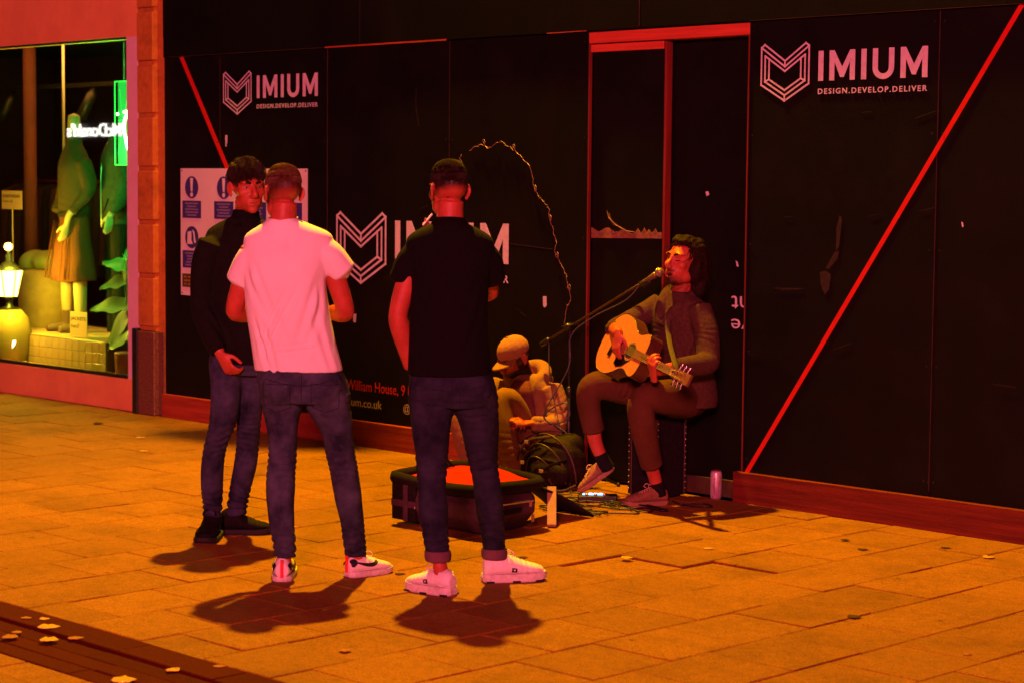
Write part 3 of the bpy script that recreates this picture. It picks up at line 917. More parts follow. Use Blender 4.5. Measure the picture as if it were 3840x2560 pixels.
def hand(b, wrist, fd, pn, ts, curl=0.5, k=1.0, spread=.012, thumb_in=.35, curls=None):
    """palm, four unequal bent fingers and a thumb; fd finger direction, pn palm side normal, ts towards the thumb"""
    w = np.array(wrist, float)
    fd = np.array(fd, float); fd /= np.linalg.norm(fd)
    pn = np.array(pn, float); pn -= fd * (pn @ fd); pn /= np.linalg.norm(pn)
    s = np.array(ts, float); s -= fd * (s @ fd) + pn * (s @ pn); s /= np.linalg.norm(s)
    A = lambda f, q, t: w + k * (fd * f + s * q + pn * t)
    b.tube([A(-.02, 0, 0), A(.02, .002, 0), A(.055, 0, .002), A(.09, -.002, .0)], [(.026 * k, .019 * k), (.034 * k, .016 * k), (.040 * k, .0145 * k), (.037 * k, .012 * k)], 14, 3, flat=s)
    lat = (.030, .0105, -.010, -.029); ln = (.072, .080, .074, .058); r = (.0088, .009, .0086, .0075)
    for i in range(4):
        cu = (curls[i] if curls else curl)
        p = A(.086 - .004 * abs(i - 1), lat[i], 0.0); d = fd + s * (lat[i] * spread * 22)
        d = d / np.linalg.norm(d)
        pts = [p - d * .02 * k, p]; ang = 0
        for seg, fr in enumerate((.46, .30, .24)):
            ang += cu * (0.75, 1.0, .75)[seg]
            dd = d * math.cos(ang) + pn * math.sin(ang)
            p = p + dd * ln[i] * fr * k; pts.append(p)
        b.tube(pts, [r[i] * k * q for q in (1.05, 1.08, 1.0, .93, .78)], 10, 3)
    p = A(.018, .026, .006)
    d1 = fd * .62 + s * (.85 - thumb_in) + pn * thumb_in; d1 /= np.linalg.norm(d1)
    d2 = fd * .85 + s * (.3 - thumb_in * .8) + pn * thumb_in * 1.2; d2 /= np.linalg.norm(d2)
    b.tube([A(.005, .012, .004), p, p + d1 * .038 * k, p + d1 * .038 * k + d2 * .030 * k, p + d1 * .038 * k + d2 * .052 * k],
           [.013 * k, .0135 * k, .0105 * k, .010 * k, .008 * k], 10, 3)

def skin_mat(name, c, c2, hair):
    m = mat(name, c, 0.5, c2, 18.0, bump=0.04, bscale=160, spec=0.35, sss=0.0)
    nt, bs = nodes_of(m); N, L = nt.nodes, nt.links
    src = bs.inputs['Base Color'].links[0].from_socket
    at = N.new('ShaderNodeAttribute'); at.attribute_name = 'fade'
    nz = N.new('ShaderNodeTexNoise'); nz.inputs['Scale'].default_value = 260; nz.inputs['Detail'].default_value = 2
    tc = N.new('ShaderNodeTexCoord'); L.new(tc.outputs['Object'], nz.inputs['Vector'])
    ma = N.new('ShaderNodeMath'); ma.operation = 'MULTIPLY_ADD'; ma.inputs[1].default_value = 0.5; ma.inputs[2].default_value = -0.25
    L.new(nz.outputs['Fac'], ma.inputs[0])
    ad = N.new('ShaderNodeMath'); ad.operation = 'MULTIPLY_ADD'; ad.use_clamp = True
    L.new(at.outputs['Fac'], ad.inputs[0]); ad.inputs[1].default_value = 1.0
    mu = N.new('ShaderNodeMath'); mu.operation = 'MULTIPLY'; L.new(ma.outputs[0], mu.inputs[0]); L.new(at.outputs['Fac'], mu.inputs[1])
    L.new(mu.outputs[0], ad.inputs[2])
    mx = N.new('ShaderNodeMix'); mx.data_type = 'RGBA'
    L.new(ad.outputs[0], mx.inputs['Factor']); L.new(src, mx.inputs['A']); mx.inputs['B'].default_value = (*hair, 1)
    L.new(mx.outputs['Result'], bs.inputs['Base Color'])
    return m

M_eyew = mat('eye_white', (0.30, 0.16, 0.14), 0.3)
M_eyed = mat('eye_dark', (0.01, 0.008, 0.008), 0.2)
SKA, SKB = (0.42, 0.070, 0.036), (0.33, 0.046, 0.025)

def fabric(name, c, c2, scale=40, bump=0.15, bscale=420, sheen=0.0, rough=0.9, stretch=None):
    return mat(name, c, rough, c2, scale, bump=bump, bscale=bscale, spec=0.12, sheen=sheen, stretch=stretch, lo=0.3, hi=0.72)
def denim(name, c, c2):
    return mat(name, c, 0.9, c2, 7.0, bump=0.25, bscale=520, spec=0.1, lo=0.36, hi=0.72, detail=5)

def person(name, loc, label):
    """frame of a figure: local x right as seen from the street camera side, local y away from it"""
    o = empty(name, (loc[0], loc[1], 0), math.atan2(0.7090, 0.7060))
    return o

# ------------------------------------------------------------------ shoes
def shoe(parent, name, heel, toe, H, mats, roll=0.0, tilt=0.0, width=.047, z0=0.0, high=0.0, swoosh=False, flag=False, tab=False, chunky=False, side_mark=1, laces=True, name_label=None):
    """trainer: sole, upper lofted heel to toe, laces, optional side stripe / flag / red heel tab"""
    heel = np.array(heel, float); toe = np.array(toe, float)
    d = toe - heel; ln = np.linalg.norm(d[:2]); a = math.atan2(d[1], d[0])
    Rz = Matrix.Rotation(a, 4, 'Z') @ Matrix.Rotation(-tilt, 4, 'Y')
    M = Matrix.Translation((heel[0], heel[1], z0)) @ Rz
    up, sole_m, trim, lace_m = mats
    s = ln / .29
    def prof(t):   # outline half width along the length
        return width * (0.72 + .20 * math.sin(min(t / .35, 1) * 1.57)) if t < .3 else width * (.92 + .16 * math.sin((t - .3) / .45 * 1.57) if t < .75 else 1.08 * math.sqrt(max(0, 1 - ((t - .75) / .27) ** 2)) + .0)
    sh = .037 if chunky else .027
    # sole
    V = []; F = []
    ts = list(np.linspace(0, .08, 3)) + list(np.linspace(.16, .84, 10)) + [.9, .95, .98, 1.0]
    outl = []
    for t in ts:
        w = prof(t) * (0.55 if t == 0 else (.85 if t < .05 else 1))
        outl.append((t * ln, w + .003))
    pts = [(x, w) for x, w in outl] + [(x, -w) for x, w in reversed(outl)]
    def sole_layer(f, z): return [(x + (f - 1) * (x - ln * .5), y * f, z + (.010 * max(0, (x / ln - .72) / .28) ** 2 if z < .004 else .006 * max(0, (x / ln - .72) / .28) ** 2)) for x, y in pts]
    rings = [sole_layer(.95, 0), sole_layer(1.0, .006), sole_layer(1.01, sh * .6), sole_layer(.985, sh)]
    n = len(pts)
    for rr in rings: V += rr
    for i in range(3):
        for j in range(n): F.append((i * n + j, i * n + (j + 1) % n, (i + 1) * n + (j + 1) % n, (i + 1) * n + j))
    F.append(tuple(range(n - 1, -1, -1))); F.append(tuple(3 * n + j for j in range(n)))
    Vw = [tuple(M @ Vector(v)) for v in V]
    SV, SF = Vw, F
    # upper: sections
    b = Blob()
    secs = []
    for t, hgt in ((.02, .066 + high), (.10, .086 + high), (.22, .090 + high), (.34, .090 + high * .7), (.46, .079), (.60, .063), (.74, .050), (.86, .041), (.95, .030)):
        secs.append((t, hgt))
    nn = 20; V2 = []; F2 = []
    for (t, hgt) in secs:
        hw = prof(t) * .97 * (.8 if t < .05 else 1); z_b = sh - .006
        for j in range(nn):
            th = 2 * math.pi * j / nn
            c, q = math.cos(th), math.sin(th)
            y = hw * math.copysign(abs(c) ** .75, c) * (1 - .42 * max(0, q) * (1 if t < .5 else .6))
            z = z_b + hgt * s * .5 + hgt * s * .5 * math.copysign(abs(q) ** .8, q)
            V2.append((t * ln, y, z))
    k2 = len(secs)
    for i in range(k2 - 1):
        for j in range(nn): F2.append((i * nn + j, (i + 1) * nn + j, (i + 1) * nn + (j + 1) % nn, i * nn + (j + 1) % nn))
    F2.append(tuple(range(nn))); F2.append(tuple((k2 - 1) * nn + j for j in range(nn - 1, -1, -1)))
    b.mb.add(V2, F2)
    me = b.mesh('upper', .0045, 3)
    co = get_co(me); no = get_no(me); ns = SNoise(int(abs(heel[0] * 1000)) % 97)
    t = co[:, 0] / ln
    crease = .0016 * np.sin(t * 70) * np.exp(-((t - .66) / .09) ** 2) * (co[:, 2] > .035)
    seam = -.0016 * (np.abs(t - .30 - .25 * (co[:, 2] - .05)) < .008) - .0016 * (np.abs(t - .80 + .6 * (co[:, 2] - .03)) < .007) - .0014 * (np.abs(co[:, 2] - (sh + .004)) < .0022)
    co = co + no * (crease + seam + .0008 * ns(co, 40))[:, None]
    co = np.array([tuple(M @ Vector(v)) for v in co])
    set_co(me, co)
    uo = link('shoe', me, up, parent)
    parent = uo
    mk('sole', SV, SF, sole_m, parent, False)
    # surface helper: point on the side
    def side(tt, zz, sgn, off=.0015):
        # interpolate the section
        for (ta, ha), (tb, hb) in zip(secs[:-1], secs[1:]):
            if ta <= tt <= tb:
                f = (tt - ta) / (tb - ta); hgt = ha + (hb - ha) * f; break
        else: hgt = .05
        hw = prof(tt) * .97
        q = max(-1, min(1, (zz - (sh - .006) - hgt * s * .5) / (hgt * s * .5)))
        qq = math.copysign(abs(q) ** (1 / .8), q)
        c = math.sqrt(max(0, 1 - qq * qq)) ** 1.0
        y = hw * abs(c) ** .75 * (1 - .42 * max(0, qq) * (1 if tt < .5 else .6))
        return Vector((tt * ln, sgn * (y + off), zz))
    def patch(nm, rows, mt, sgn):
        """rows of (t, zlow, zhigh) laid on the side of the upper"""
        V = []; F = []
        for (tt, za, zb) in rows:
            for zz in (za, (za + zb) / 2, zb):
                V.append(tuple(M @ side(tt, zz, sgn, .0022)))
        for i in range(len(rows) - 1):
            for j in range(2):
                a = i * 3 + j
                F.append((a, a + 3, a + 4, a + 1) if sgn < 0 else (a, a + 1, a + 4, a + 3))
        o = mk(nm, V, F, mt, parent)
        m = o.modifiers.new('thick', 'SOLIDIFY'); m.thickness = .0025; m.offset = 0
        return o
    if swoosh:
        for sg in (-1, 1):
            # tick: thick bowl at front low, thin tail rising to the heel
            rows = [(.085, .072, .076), (.16, .064, .071), (.26, .054, .066), (.36, .047, .063), (.44, .045, .062), (.50, .047, .064), (.55, .053, .070), (.60, .062, .071)]
            patch('tick_stripe', rows, trim, sg)
        rows = [(.025, .052, .075), (.07, .050, .083), (.12, .058, .084), (.15, .066, .078)]
        for sg in (-1, 1): patch('heel_counter', rows, trim, sg)
    if flag:
        fr = [(.46, .048, .068), (.53, .048, .066)]
        for sg in (-1, 1):
            patch('flag_patch', [(.43, .046, .066), (.47, .046, .065), (.51, .045, .062)], trim, sg)
            patch('flag_mark', [(.455, .053, .060), (.485, .052, .0585)], up, sg * 1.0).location = (0, 0, 0)
    if tab:
        V, F = box_vf(-.005, .003, -.007, .007, .022, .098, .001)
        mk('heel_tab', [tuple(M @ Vector((v[0] + .002, v[1], v[2]))) for v in V], F, trim_red, parent)
        V, F = box_vf(-.004, .016, -.007, .007, .094, .099, .001)
        mk('heel_tab', [tuple(M @ Vector((v[0] + .004, v[1], v[2]))) for v in V], F, trim_red, parent)
    if laces:
        for i in range(5):
            tt = .40 + i * .055
            hgt = np.interp(tt, [q[0] for q in secs], [q[1] for q in secs]) * s + sh - .006
            hw = prof(tt) * .42
            for sg in (-1, 1):
                p = [(tt * ln - .006 * sg, -hw, hgt - .010), (tt * ln, -hw * .3, hgt + .001), (tt * ln + .006 * sg, hw * .3, hgt + .001), (tt * ln + .012 * sg, hw, hgt - .010)]
                mk('lace', *tube_vf([tuple(M @ Vector(q)) for q in p], .0022, 6), lace_m, parent, True)
        hgt = np.interp(.37, [q[0] for q in secs], [q[1] for q in secs]) * s + sh
        for sg in (-1, 1):
            p = [(.37 * ln, 0, hgt), (.37 * ln + .02, sg * .02, hgt + .012), (.36 * ln + .035, sg * .03, hgt - .004), (.37 * ln + .02, sg * .024, hgt - .012)]
            mk('lace', *tube_vf([tuple(M @ Vector(q)) for q in p], .0020, 6, True, 4), lace_m, parent, True)
    if chunky:
        for sg in (-1, 1):
            for tt in (.10, .50, .86):
                V, F = box_vf(tt * ln - .018, tt * ln + .018, -.006, .006, -.001, .008, .0015)
                mk('sole_block', [tuple(M @ Vector((v[0], v[1] + sg * (prof(tt) + .001), v[2]))) for v in V], F, trim, parent)
    return uo
trim_red = mat('red_heel_tab', (0.72, 0.02, 0.015), 0.6)
# ================================================================== PEOPLE STANDING
def lrows(T, cy, hd, z_lo=None):
    """silhouette rows (z, cx, hw) -> loft rows with depth; cy, hd functions of z"""
    out = []
    for (z, cx, hw) in T:
        c = cy(z); z2 = z - c * (1.78 - z) / 9.0
        out.append((z2, cx, c, hw, hd(z, hw)))
    return out
def lin(z, a, b): 
    return float(np.interp(z, [p[0] for p in sorted((a, b))], [p[1] for p in sorted((a, b))]))

def arm_tube(b, sh, el, wr, k=1.0, sub=5):
    sh, el, wr = map(lambda q: np.array(q, float), (sh, el, wr))
    b.tube([sh, sh * .6 + el * .4, el * .93 + sh * .07, el * .8 + wr * .2, el * .35 + wr * .65, wr],
           [.050 * k, .046 * k, .040 * k, .042 * k, .034 * k, .0265 * k], 16, 4)

M_jean_dark = denim('dark_blue_denim', (0.008, 0.010, 0.022), (0.055, 0.058, 0.115))
M_jean_grey = denim('washed_grey_denim', (0.011, 0.014, 0.026), (0.066, 0.076, 0.120))
M_jean_ind = denim('indigo_denim', (0.006, 0.0075, 0.015), (0.030, 0.033, 0.058))
M_polo = fabric('black_pique_cotton', (0.0022, 0.0018, 0.0018), (0.0045, 0.0036, 0.0035), 60, .2)
M_tee = fabric('white_cotton_jersey', (0.76, 0.74, 0.74), (0.70, 0.67, 0.67), 9, .08)
M_jacket = fabric('black_wool_jacket', (0.0034, 0.003, 0.0026), (0.008, 0.0065, 0.0055), 50, .3)
M_blackshoe = mat('black_leather_shoe', (0.004, 0.0033, 0.003), 0.8, (0.008, 0.0065, 0.006), 30, bump=.1, spec=.1)
M_blacksole = mat('black_rubber_sole', (0.008, 0.007, 0.007), 0.8)
M_whiteshoe = mat('white_leather_trainer', (0.72, 0.68, 0.66), 0.5, (0.60, 0.55, 0.52), 25, bump=.06, bscale=200, lo=.45, hi=.8)
M_whitesole = mat('scuffed_white_sole', (0.60, 0.56, 0.52), 0.7, (0.32, 0.26, 0.22), 30, lo=.45, hi=.8)
M_sock = fabric('white_sock', (0.70, 0.67, 0.66), (0.6, 0.58, 0.56), 60, .3)
M_navy = mat('navy_badge', (0.010, 0.008, 0.016), 0.5)
M_hair_dk = mat('dark_brown_hair', (0.008, 0.003, 0.0015), 0.65, (0.022, 0.008, 0.003), 60, spec=.15)
M_hair_gi = mat('light_brown_hair', (0.045, 0.013, 0.005), 0.6, (0.10, 0.032, 0.012), 60, spec=.2)

def smooth_face(me, head, it=7):
    """relax the fused face so that cheek, brow and jaw run into one another"""
    co = get_co(me); L = head.inv(co)
    e = np.empty(len(me.edges) * 2, np.int32); me.edges.foreach_get('vertices', e); e = e.reshape(-1, 2)
    w = ((L[:, 1] > .0) & (np.abs(L[:, 0]) < .078) & (np.abs(L[:, 2]) < .115)).astype(float)
    w *= np.clip((.104 - L[:, 1]) / .012, .25, 1)      # spare the nose
    deg = np.bincount(e.ravel(), minlength=len(co)).astype(float)[:, None]
    for _ in range(it):
        s = np.zeros_like(co)
        for k in range(3):
            s[:, k] = np.bincount(e[:, 0], co[e[:, 1], k], len(co)) + np.bincount(e[:, 1], co[e[:, 0], k], len(co))
        co = co + (s / np.maximum(deg, 1) - co) * (.7 * w)[:, None]
    set_co(me, co)
def body_of(parent, b, head, mt, fade, open_mouth=0.0, voxel=.0045):
    me = b.mesh('body', voxel, 6)
    smooth_face(me, head)
    head.sculpt(me, open_mouth)
    head.attr(me, fade)
    return link('body', me, mt, parent)

def jean_seams(je, me, cx, zt, pockets):
    """stitched seams and back pockets laid on the seat of a pair of jeans"""
    from mathutils.bvhtree import BVHTree
    bv = BVHTree.FromPolygons([v.co.copy() for v in me.vertices], [tuple(q.vertices) for q in me.polygons])
    def S(x, z):
        h = bv.ray_cast(Vector((x, -1.0, z)), Vector((0, 1, 0)))
        return (x, (h[0].y if h[0] is not None else -.12) - .0005, z)
    def seam(nm, pts, r=.0016):
        q = []
        for a, b in zip(pts[:-1], pts[1:]):
            for t in np.linspace(0, 1, 9)[:-1]: q.append(S(a[0] * (1 - t) + b[0] * t, a[1] * (1 - t) + b[1] * t))
        q.append(S(*pts[-1]))
        mk(nm, *tube_vf(q, r, 5), M_stitch, je)
    seam('centre_seam', [(cx, zt), (cx, zt - .13)])
    seam('yoke_seam', [(cx - .16, zt - .025), (cx, zt - .055), (cx + .16, zt - .025)])
    for px in pockets:
        seam('pocket_seam', [(px - .062, zt - .045), (px - .058, zt - .15), (px, zt - .172), (px + .058, zt - .15), (px + .062, zt - .045), (px - .062, zt - .045)])
M_stitch = mat('seam_stitching', (0.006, 0.006, 0.010), .9)
def sstep(x, a, b):
    t = np.clip((x - a) / (b - a), 0, 1); return t * t * (3 - 2 * t)

# ---------------------------------------------------------------- man in white T-shirt, back to us
def build_tee_man():
    p = person('person', (0.50, -3.21), None)
    tag(p, 'man in white T-shirt and grey skinny jeans seen from behind, elbows bent', 'person')
    torso = [(1.612, -.150, .060), (1.604, -0.148, 0.070), (1.580, -0.135, 0.120), (1.556, -0.125, 0.170), (1.53, -0.125, 0.196), (1.485, -0.132, 0.194), (1.428, -0.138, 0.189), (1.328, -0.141, 0.182), (1.227, -0.131, 0.184), (1.141, -0.117, 0.185), (1.049, -0.098, 0.189), (0.965, -0.081, 0.195), (0.940, -0.078, 0.196)]
    dz = [0.94, 1.05, 1.2, 1.30, 1.40, 1.48, 1.55, 1.612]; dd = [.128, .124, .128, .134, .124, .105, .082, .058]
    rows = [(z, cx, .012 * (z - 1.2), hw, float(np.interp(z, dz, dd))) for z, cx, hw in torso]
    b = Blob().loft(rows, 0.0)
    b.tube([(-.235, .0, 1.480), (-.290, .004, 1.43), (-.350, .012, 1.325)], [.066, .068, .060], 18, 4)
    b.tube([(-.005, .0, 1.484), (.055, .004, 1.445), (.118, .014, 1.372)], [.066, .070, .064], 18, 4)
    me = b.mesh('t_shirt', .006, 5)
    wrinkle(me, .0062, 3, f=9, folds=[((-.30, -.10, 1.42), (.5, 0, -1), .40, .045, .008, 5), ((.06, -.1, 1.40), (-.35, 0, -1), .46, .05, .009, 5), ((-.16, -.12, 1.04), (.9, 0, .1), .2, .018, .006, 4), ((.02, -.12, 1.18), (.35, 0, -1), .28, .04, .015, 5), ((-.24, -.1, 1.15), (.3, 0, -1), .25, .035, .011, 5), ((-.1, -.12, 1.3), (-.5, 0, -1), .35, .04, .007, 6), ((-.13, -.1, 1.55), (.1, 0, -1), .14, .03, .004, 5)])
    tee = link('t_shirt', me, M_tee, p)
    # ribbed neckline and hems as thin rolls
    mk('neckline', *tube_vf([(-.150 + .066 * math.cos(a), .008 + .060 * math.sin(a), 1.611 + .010 * math.sin(a)) for a in np.linspace(0, 2 * math.pi, 25)], (.0045), 6), M_tee, tee, True)
    # jeans
    L = [(0.84, -.148, .105), (0.773, -0.154, 0.090), (0.702, -0.152, 0.074), (0.646, -0.148, 0.067), (0.565, -0.15, 0.063), (0.484, -0.156, 0.062), (0.404, -0.159, 0.065), (0.324, -0.158, 0.062), (0.244, -0.154, 0.057), (0.163, -0.143, 0.051), (0.105, -0.140, 0.048)]
    R = [(0.84, .040, .112), (0.775, 0.052, 0.100), (0.703, 0.078, 0.084), (0.648, 0.093, 0.070), (0.567, 0.104, 0.066), (0.488, 0.12, 0.063), (0.407, 0.13, 0.064), (0.326, 0.143, 0.060), (0.246, 0.156, 0.054), (0.166, 0.165, 0.051), (0.112, 0.168, 0.050)]
    fd = lambda z, hw: hw * float(np.interp(z, [.1, .3, .5, .8], [1.0, 1.1, 1.05, 1.05]))
    b = Blob()
    b.loft(lrows(L, lambda z: float(np.interp(z, [.1, .5, .85], [-.015, -.012, .0])), fd))
    b.loft(lrows(R, lambda z: float(np.interp(z, [.1, .5, .85], [.105, .05, .0])), fd))
    b.loft([(z, cx, 0.0, hw, q) for z, cx, hw, q in [(1.02, -.083, .155, .085), (0.965, -0.080, 0.180, .110), (0.926, -0.072, 0.194, .120), (0.886, -0.062, 0.201, .125), (0.84, -0.052, 0.198, .125), (.80, -.05, .165, .12)]])
    b.ell((-.145, -.055, .87), (.095, .085, .095)); b.ell((.035, -.055, .87), (.095, .085, .095))
    me = b.mesh('jeans', .0055, 4)
    wrinkle(me, .0036, 9, rings=[(.55, .085, .016, .030), (.135, .08, .018, .030), (.78, .05, .009, .034)], f=20, folds=[((-.06, -.1, .80), (-.8, 0, .5), .2, .03, .005, 4), ((-.03, -.1, .80), (.9, 0, .45), .2, .03, .005, 4)])
    je = link('jeans', me, M_jean_grey, p)
    jean_seams(je, me, -.055, .935, (-.165, .048))
    # skin
    b = Blob()
    hd = Head((-.156, .035, 1.722), rotm(0.50, -0.10, 0.02), 0.238)
    hd.add(b, (-.150, .005, 1.585), .057)
    b.loft([(1.60, -.15, .005, .058, .056), (1.55, -.13, .005, .14, .07), (1.47, -.13, .005, .17, .095), (1.2, -.125, .005, .15, .09), (.95, -.08, .0, .16, .1)])
    arm_tube(b, (-.285, .0, 1.475), (-.372, .030, 1.195), (-.265, .245, 1.165), 1.04)
    arm_tube(b, (.045, .0, 1.478), (.128, .035, 1.195), (.020, .255, 1.180), 1.04)
    hand(b, (-.262, .250, 1.165), (.75, .55, .25), (.3, -.4, .8), (-.2, .7, .6), .7)
    hand(b, (.018, .26, 1.182), (-.75, .55, .25), (-.3, -.4, .8), (.2, .7, .6), .7)
    for (hx, hy, tx, ty) in ((-.143, -.01, -.152, -.012), (.168, .10, .115, .05)):
        b.tube([(tx * .6 - .03, 0, .97), (tx, ty, .52), (hx, hy, .22), (hx, hy, .10), (hx, hy, .05)], [.05, .035, .032, .034, .036], 12, 3)
    mt = skin_mat('fair_skin', SKA, SKB, (0.028, 0.007, 0.003))
    def fade(Lc):
        x, y, z = Lc[:, 0], Lc[:, 1], Lc[:, 2]
        back = sstep(z + .30 * y, -.065, .006) * (y < .062 - .0 * z)
        front = sstep(z, .045, .06)
        ear = (np.abs(x) > .076) & (z < .036) & (z > -.045) & (y > -.045)
        return np.where(ear, 0, np.where(y < .045, back, front)) * .95
    body_of(p, b, hd, mt, fade)
    V, F = hair_cap(hd, lambda d: .004 * float(sstep(d[2] + .2 * d[1], -.05, .2)) + .010 * float(sstep(d[2], .35, .95)) - .0004 if d[1] < .70 or d[2] > .5 else -1, 5, .0016)
    ho = mk('hair', V, F, mat('light_brown_undercoat', (0.034, 0.009, 0.004), .95, spec=.03), p, True)
    V, F = strands(hd, 8000, lambda d: 1.0 if d[2] > .35 else (.75 * float(sstep(d[2] + .25 * d[1], -.42, .15)) if d[1] < .45 else 0), lambda d: (.7, .35, .1) if d[2] > .4 else (0, .15, -1), .017, 4, .0013, .75, 1.0, 0.0, lambda d: .003 * float(sstep(d[2] + .2 * d[1], -.05, .2)) + .010 * float(sstep(d[2], .35, .95)), lambda d: .22 + .78 * float(sstep(d[2], .0, .6)))
    mk('hair_locks', V, F, M_hair_gi, ho)
    hd.eyes(p, M_eyew, M_eyed); hd.brows(p, M_hair_gi)
    ws = (M_whiteshoe, M_whitesole, M_navy, M_sock)
    shoe(p, 'shoe', (-.146, -.075, 0), (-.160, .215, 0), .1, ws, swoosh=True, tab=True, width=.050)
    shoe(p, 'shoe', (.130, .062, 0), (.318, .215, 0), .1, ws, swoosh=True, tab=True, width=.047)
    return p
tee_man = build_tee_man()

# ---------------------------------------------------------------- man in black polo, back to us, smoking
def build_polo_man():
    p = person('person', (1.10, -2.80), None)
    tag(p, 'man in black polo shirt and turned-up dark jeans seen from behind, smoking', 'person')
    torso = [(1.602, -.122, .070), (1.585, -.122, .11), (1.560, -0.122, 0.158), (1.535, -0.121, 0.186), (1.50, -0.119, 0.194), (1.456, -0.116, 0.188), (1.362, -0.118, 0.174), (1.238, -0.124, 0.173), (1.112, -0.125, 0.175), (0.988, -0.122, 0.181), (0.938, -0.121, 0.184)]
    dz = [0.93, 1.05, 1.2, 1.35, 1.48, 1.55, 1.61]; dd = [.125, .120, .118, .126, .118, .088, .06]
    rows = [(z, cx, .0, hw, float(np.interp(z, dz, dd))) for z, cx, hw in torso]
    b = Blob().loft(rows, 0.0)
    b.tube([(-.235, .0, 1.480), (-.290, .0, 1.435), (-.335, .0, 1.345)], [.064, .064, .056], 18, 4)
    b.tube([(-.005, .0, 1.482), (.045, .03, 1.435), (.068, .085, 1.350)], [.064, .066, .060], 18, 4)
    me = b.mesh('polo_shirt', .006, 5)
    wrinkle(me, .0035, 13, f=9, folds=[((-.28, -.1, 1.38), (.5, 0, -1), .35, .045, .004, 5), ((.04, -.1, 1.38), (-.35, 0, -1), .4, .05, .004, 5)])
    po = link('polo_shirt', me, M_polo, p)
    # collar: standing fold round the neck
    cv = []; cf = []
    na = 30
    for i in range(na):
        a = 2 * math.pi * i / na
        ca, sa = math.cos(a), math.sin(a)
        for (rr, z, o) in ((.062, 1.570, 0), (.066, 1.614, 0), (.070, 1.618, 0), (.094, 1.562, 0), (.092, 1.556, 0)):
            cv.append((-.122 + ca * rr * 1.06, .012 + sa * rr, z - .012 * sa * (1 if rr > .0 else 0)))
    for i in range(na):
        for j in range(4): cf.append((i * 5 + j, ((i + 1) % na) * 5 + j, ((i + 1) % na) * 5 + j + 1, i * 5 + j + 1))
    mk('collar', cv, cf, M_polo, po, True)
    L = [(0.85, -.20, .105), (0.781, -0.195, 0.096), (0.69, -0.196, 0.082), (0.608, -0.191, 0.075), (0.526, -0.191, 0.068), (0.442, -0.190, 0.062), (0.342, -0.181, 0.064), (0.268, -0.174, 0.058), (0.184, -0.165, 0.053), (0.150, -0.160, 0.050)]
    R = [(0.85, -.01, .105), (0.783, -0.002, 0.098), (0.692, 0.018, 0.082), (0.61, 0.026, 0.073), (0.528, 0.037, 0.064), (0.444, 0.05, 0.062), (0.345, 0.06, 0.063), (0.27, 0.07, 0.057), (0.188, 0.08, 0.052), (0.162, 0.082, 0.051)]
    fd = lambda z, hw: hw * float(np.interp(z, [.1, .3, .5, .8], [1.0, 1.1, 1.05, 1.08]))
    cyL = lambda z: float(np.interp(z, [.1, .5, .85], [-.150, -.075, .0]))
    cyR = lambda z: float(np.interp(z, [.1, .5, .85], [.160, .07, .0]))
    b = Blob()
    b.loft(lrows(L, cyL, fd)); b.loft(lrows(R, cyR, fd))
    b.loft([(z, cx, 0.0, hw, dd_) for z, cx, hw, dd_ in [(1.02, -.118, .150, .085), (0.955, -0.112, 0.176, .112), (0.898, -0.109, 0.192, .122), (0.85, -0.103, 0.192, .122), (.80, -.1, .16, .12)]])
    b.ell((-.195, -.05, .87), (.092, .085, .095)); b.ell((-.015, -.05, .87), (.092, .085, .095))
    me = b.mesh('jeans', .0055, 4)
    wrinkle(me, .0034, 19, rings=[(.54, .08, .013, .032), (.23, .08, .012, .034), (.80, .05, .009, .034)], f=20, folds=[((-.11, -.1, .80), (-.8, 0, .5), .2, .03, .005, 4), ((-.09, -.1, .80), (.9, 0, .45), .2, .03, .005, 4)])
    je = link('jeans', me, M_jean_ind, p)
    jean_seams(je, me, -.108, .930, (-.205, -.010))
    M_cuff = denim('turned_up_denim_cuff', (0.10, 0.045, 0.06), (0.15, 0.07, 0.085))
    for (rows_, cyf) in ((L, cyL), (R, cyR)):
        z, cx, hw = rows_[-1]; c = cyf(z); z -= c * (1.78 - z) / 9
        bb = Blob().loft([(z - .034, cx + .002, c, hw + .004, hw + .006), (z - .018, cx, c, hw + .008, hw + .010), (z + .014, cx, c, hw + .007, hw + .009)], sub=2)
        me = bb.mesh('cuff', .004, 2); wrinkle(me, .0015, 3, f=30); link('cuff', me, M_cuff, je)
    b = Blob()
    hd = Head((-.131, .028, 1.738), rotm(0.45, -0.06, 0.0), 0.24)
    hd.add(b, (-.122, .005, 1.585), .058)
    b.loft([(1.60, -.122, .005, .058, .056), (1.55, -.12, .005, .14, .07), (1.47, -.12, .005, .165, .09), (1.2, -.12, .005, .15, .09), (.95, -.11, .0, .155, .1)])
    arm_tube(b, (-.275, .0, 1.472), (-.348, -.012, 1.190), (-.292, .050, .965), 1.06)
    hand(b, (-.288, .055, .96), (.25, .25, -1), (1, -.2, .2), (.1, 1, .2), .25)
    arm_tube(b, (.030, .01, 1.472), (.052, .190, 1.275), (-.135, .225, 1.505), 1.0)
    hand(b, (-.142, .222, 1.510), (-.62, -.25, .68), (.4, -.8, .1), (-.8, -.1, -.3), .6, curls=(.25, .3, 1.0, 1.1))
    for (hx, hy) in ((-.150, -.152), (.080, .158)):
        b.tube([(-.11 + (hx + .11) * .4, 0, .97), (hx - .035, hy * .45, .52), (hx - .014, hy * .92, .24), (hx - .004, hy, .15), (hx + .012, hy, .05)], [.05, .030, .024, .030, .036], 12, 3)
    mt = skin_mat('tanned_skin', SKA, SKB, (0.008, 0.003, 0.002))
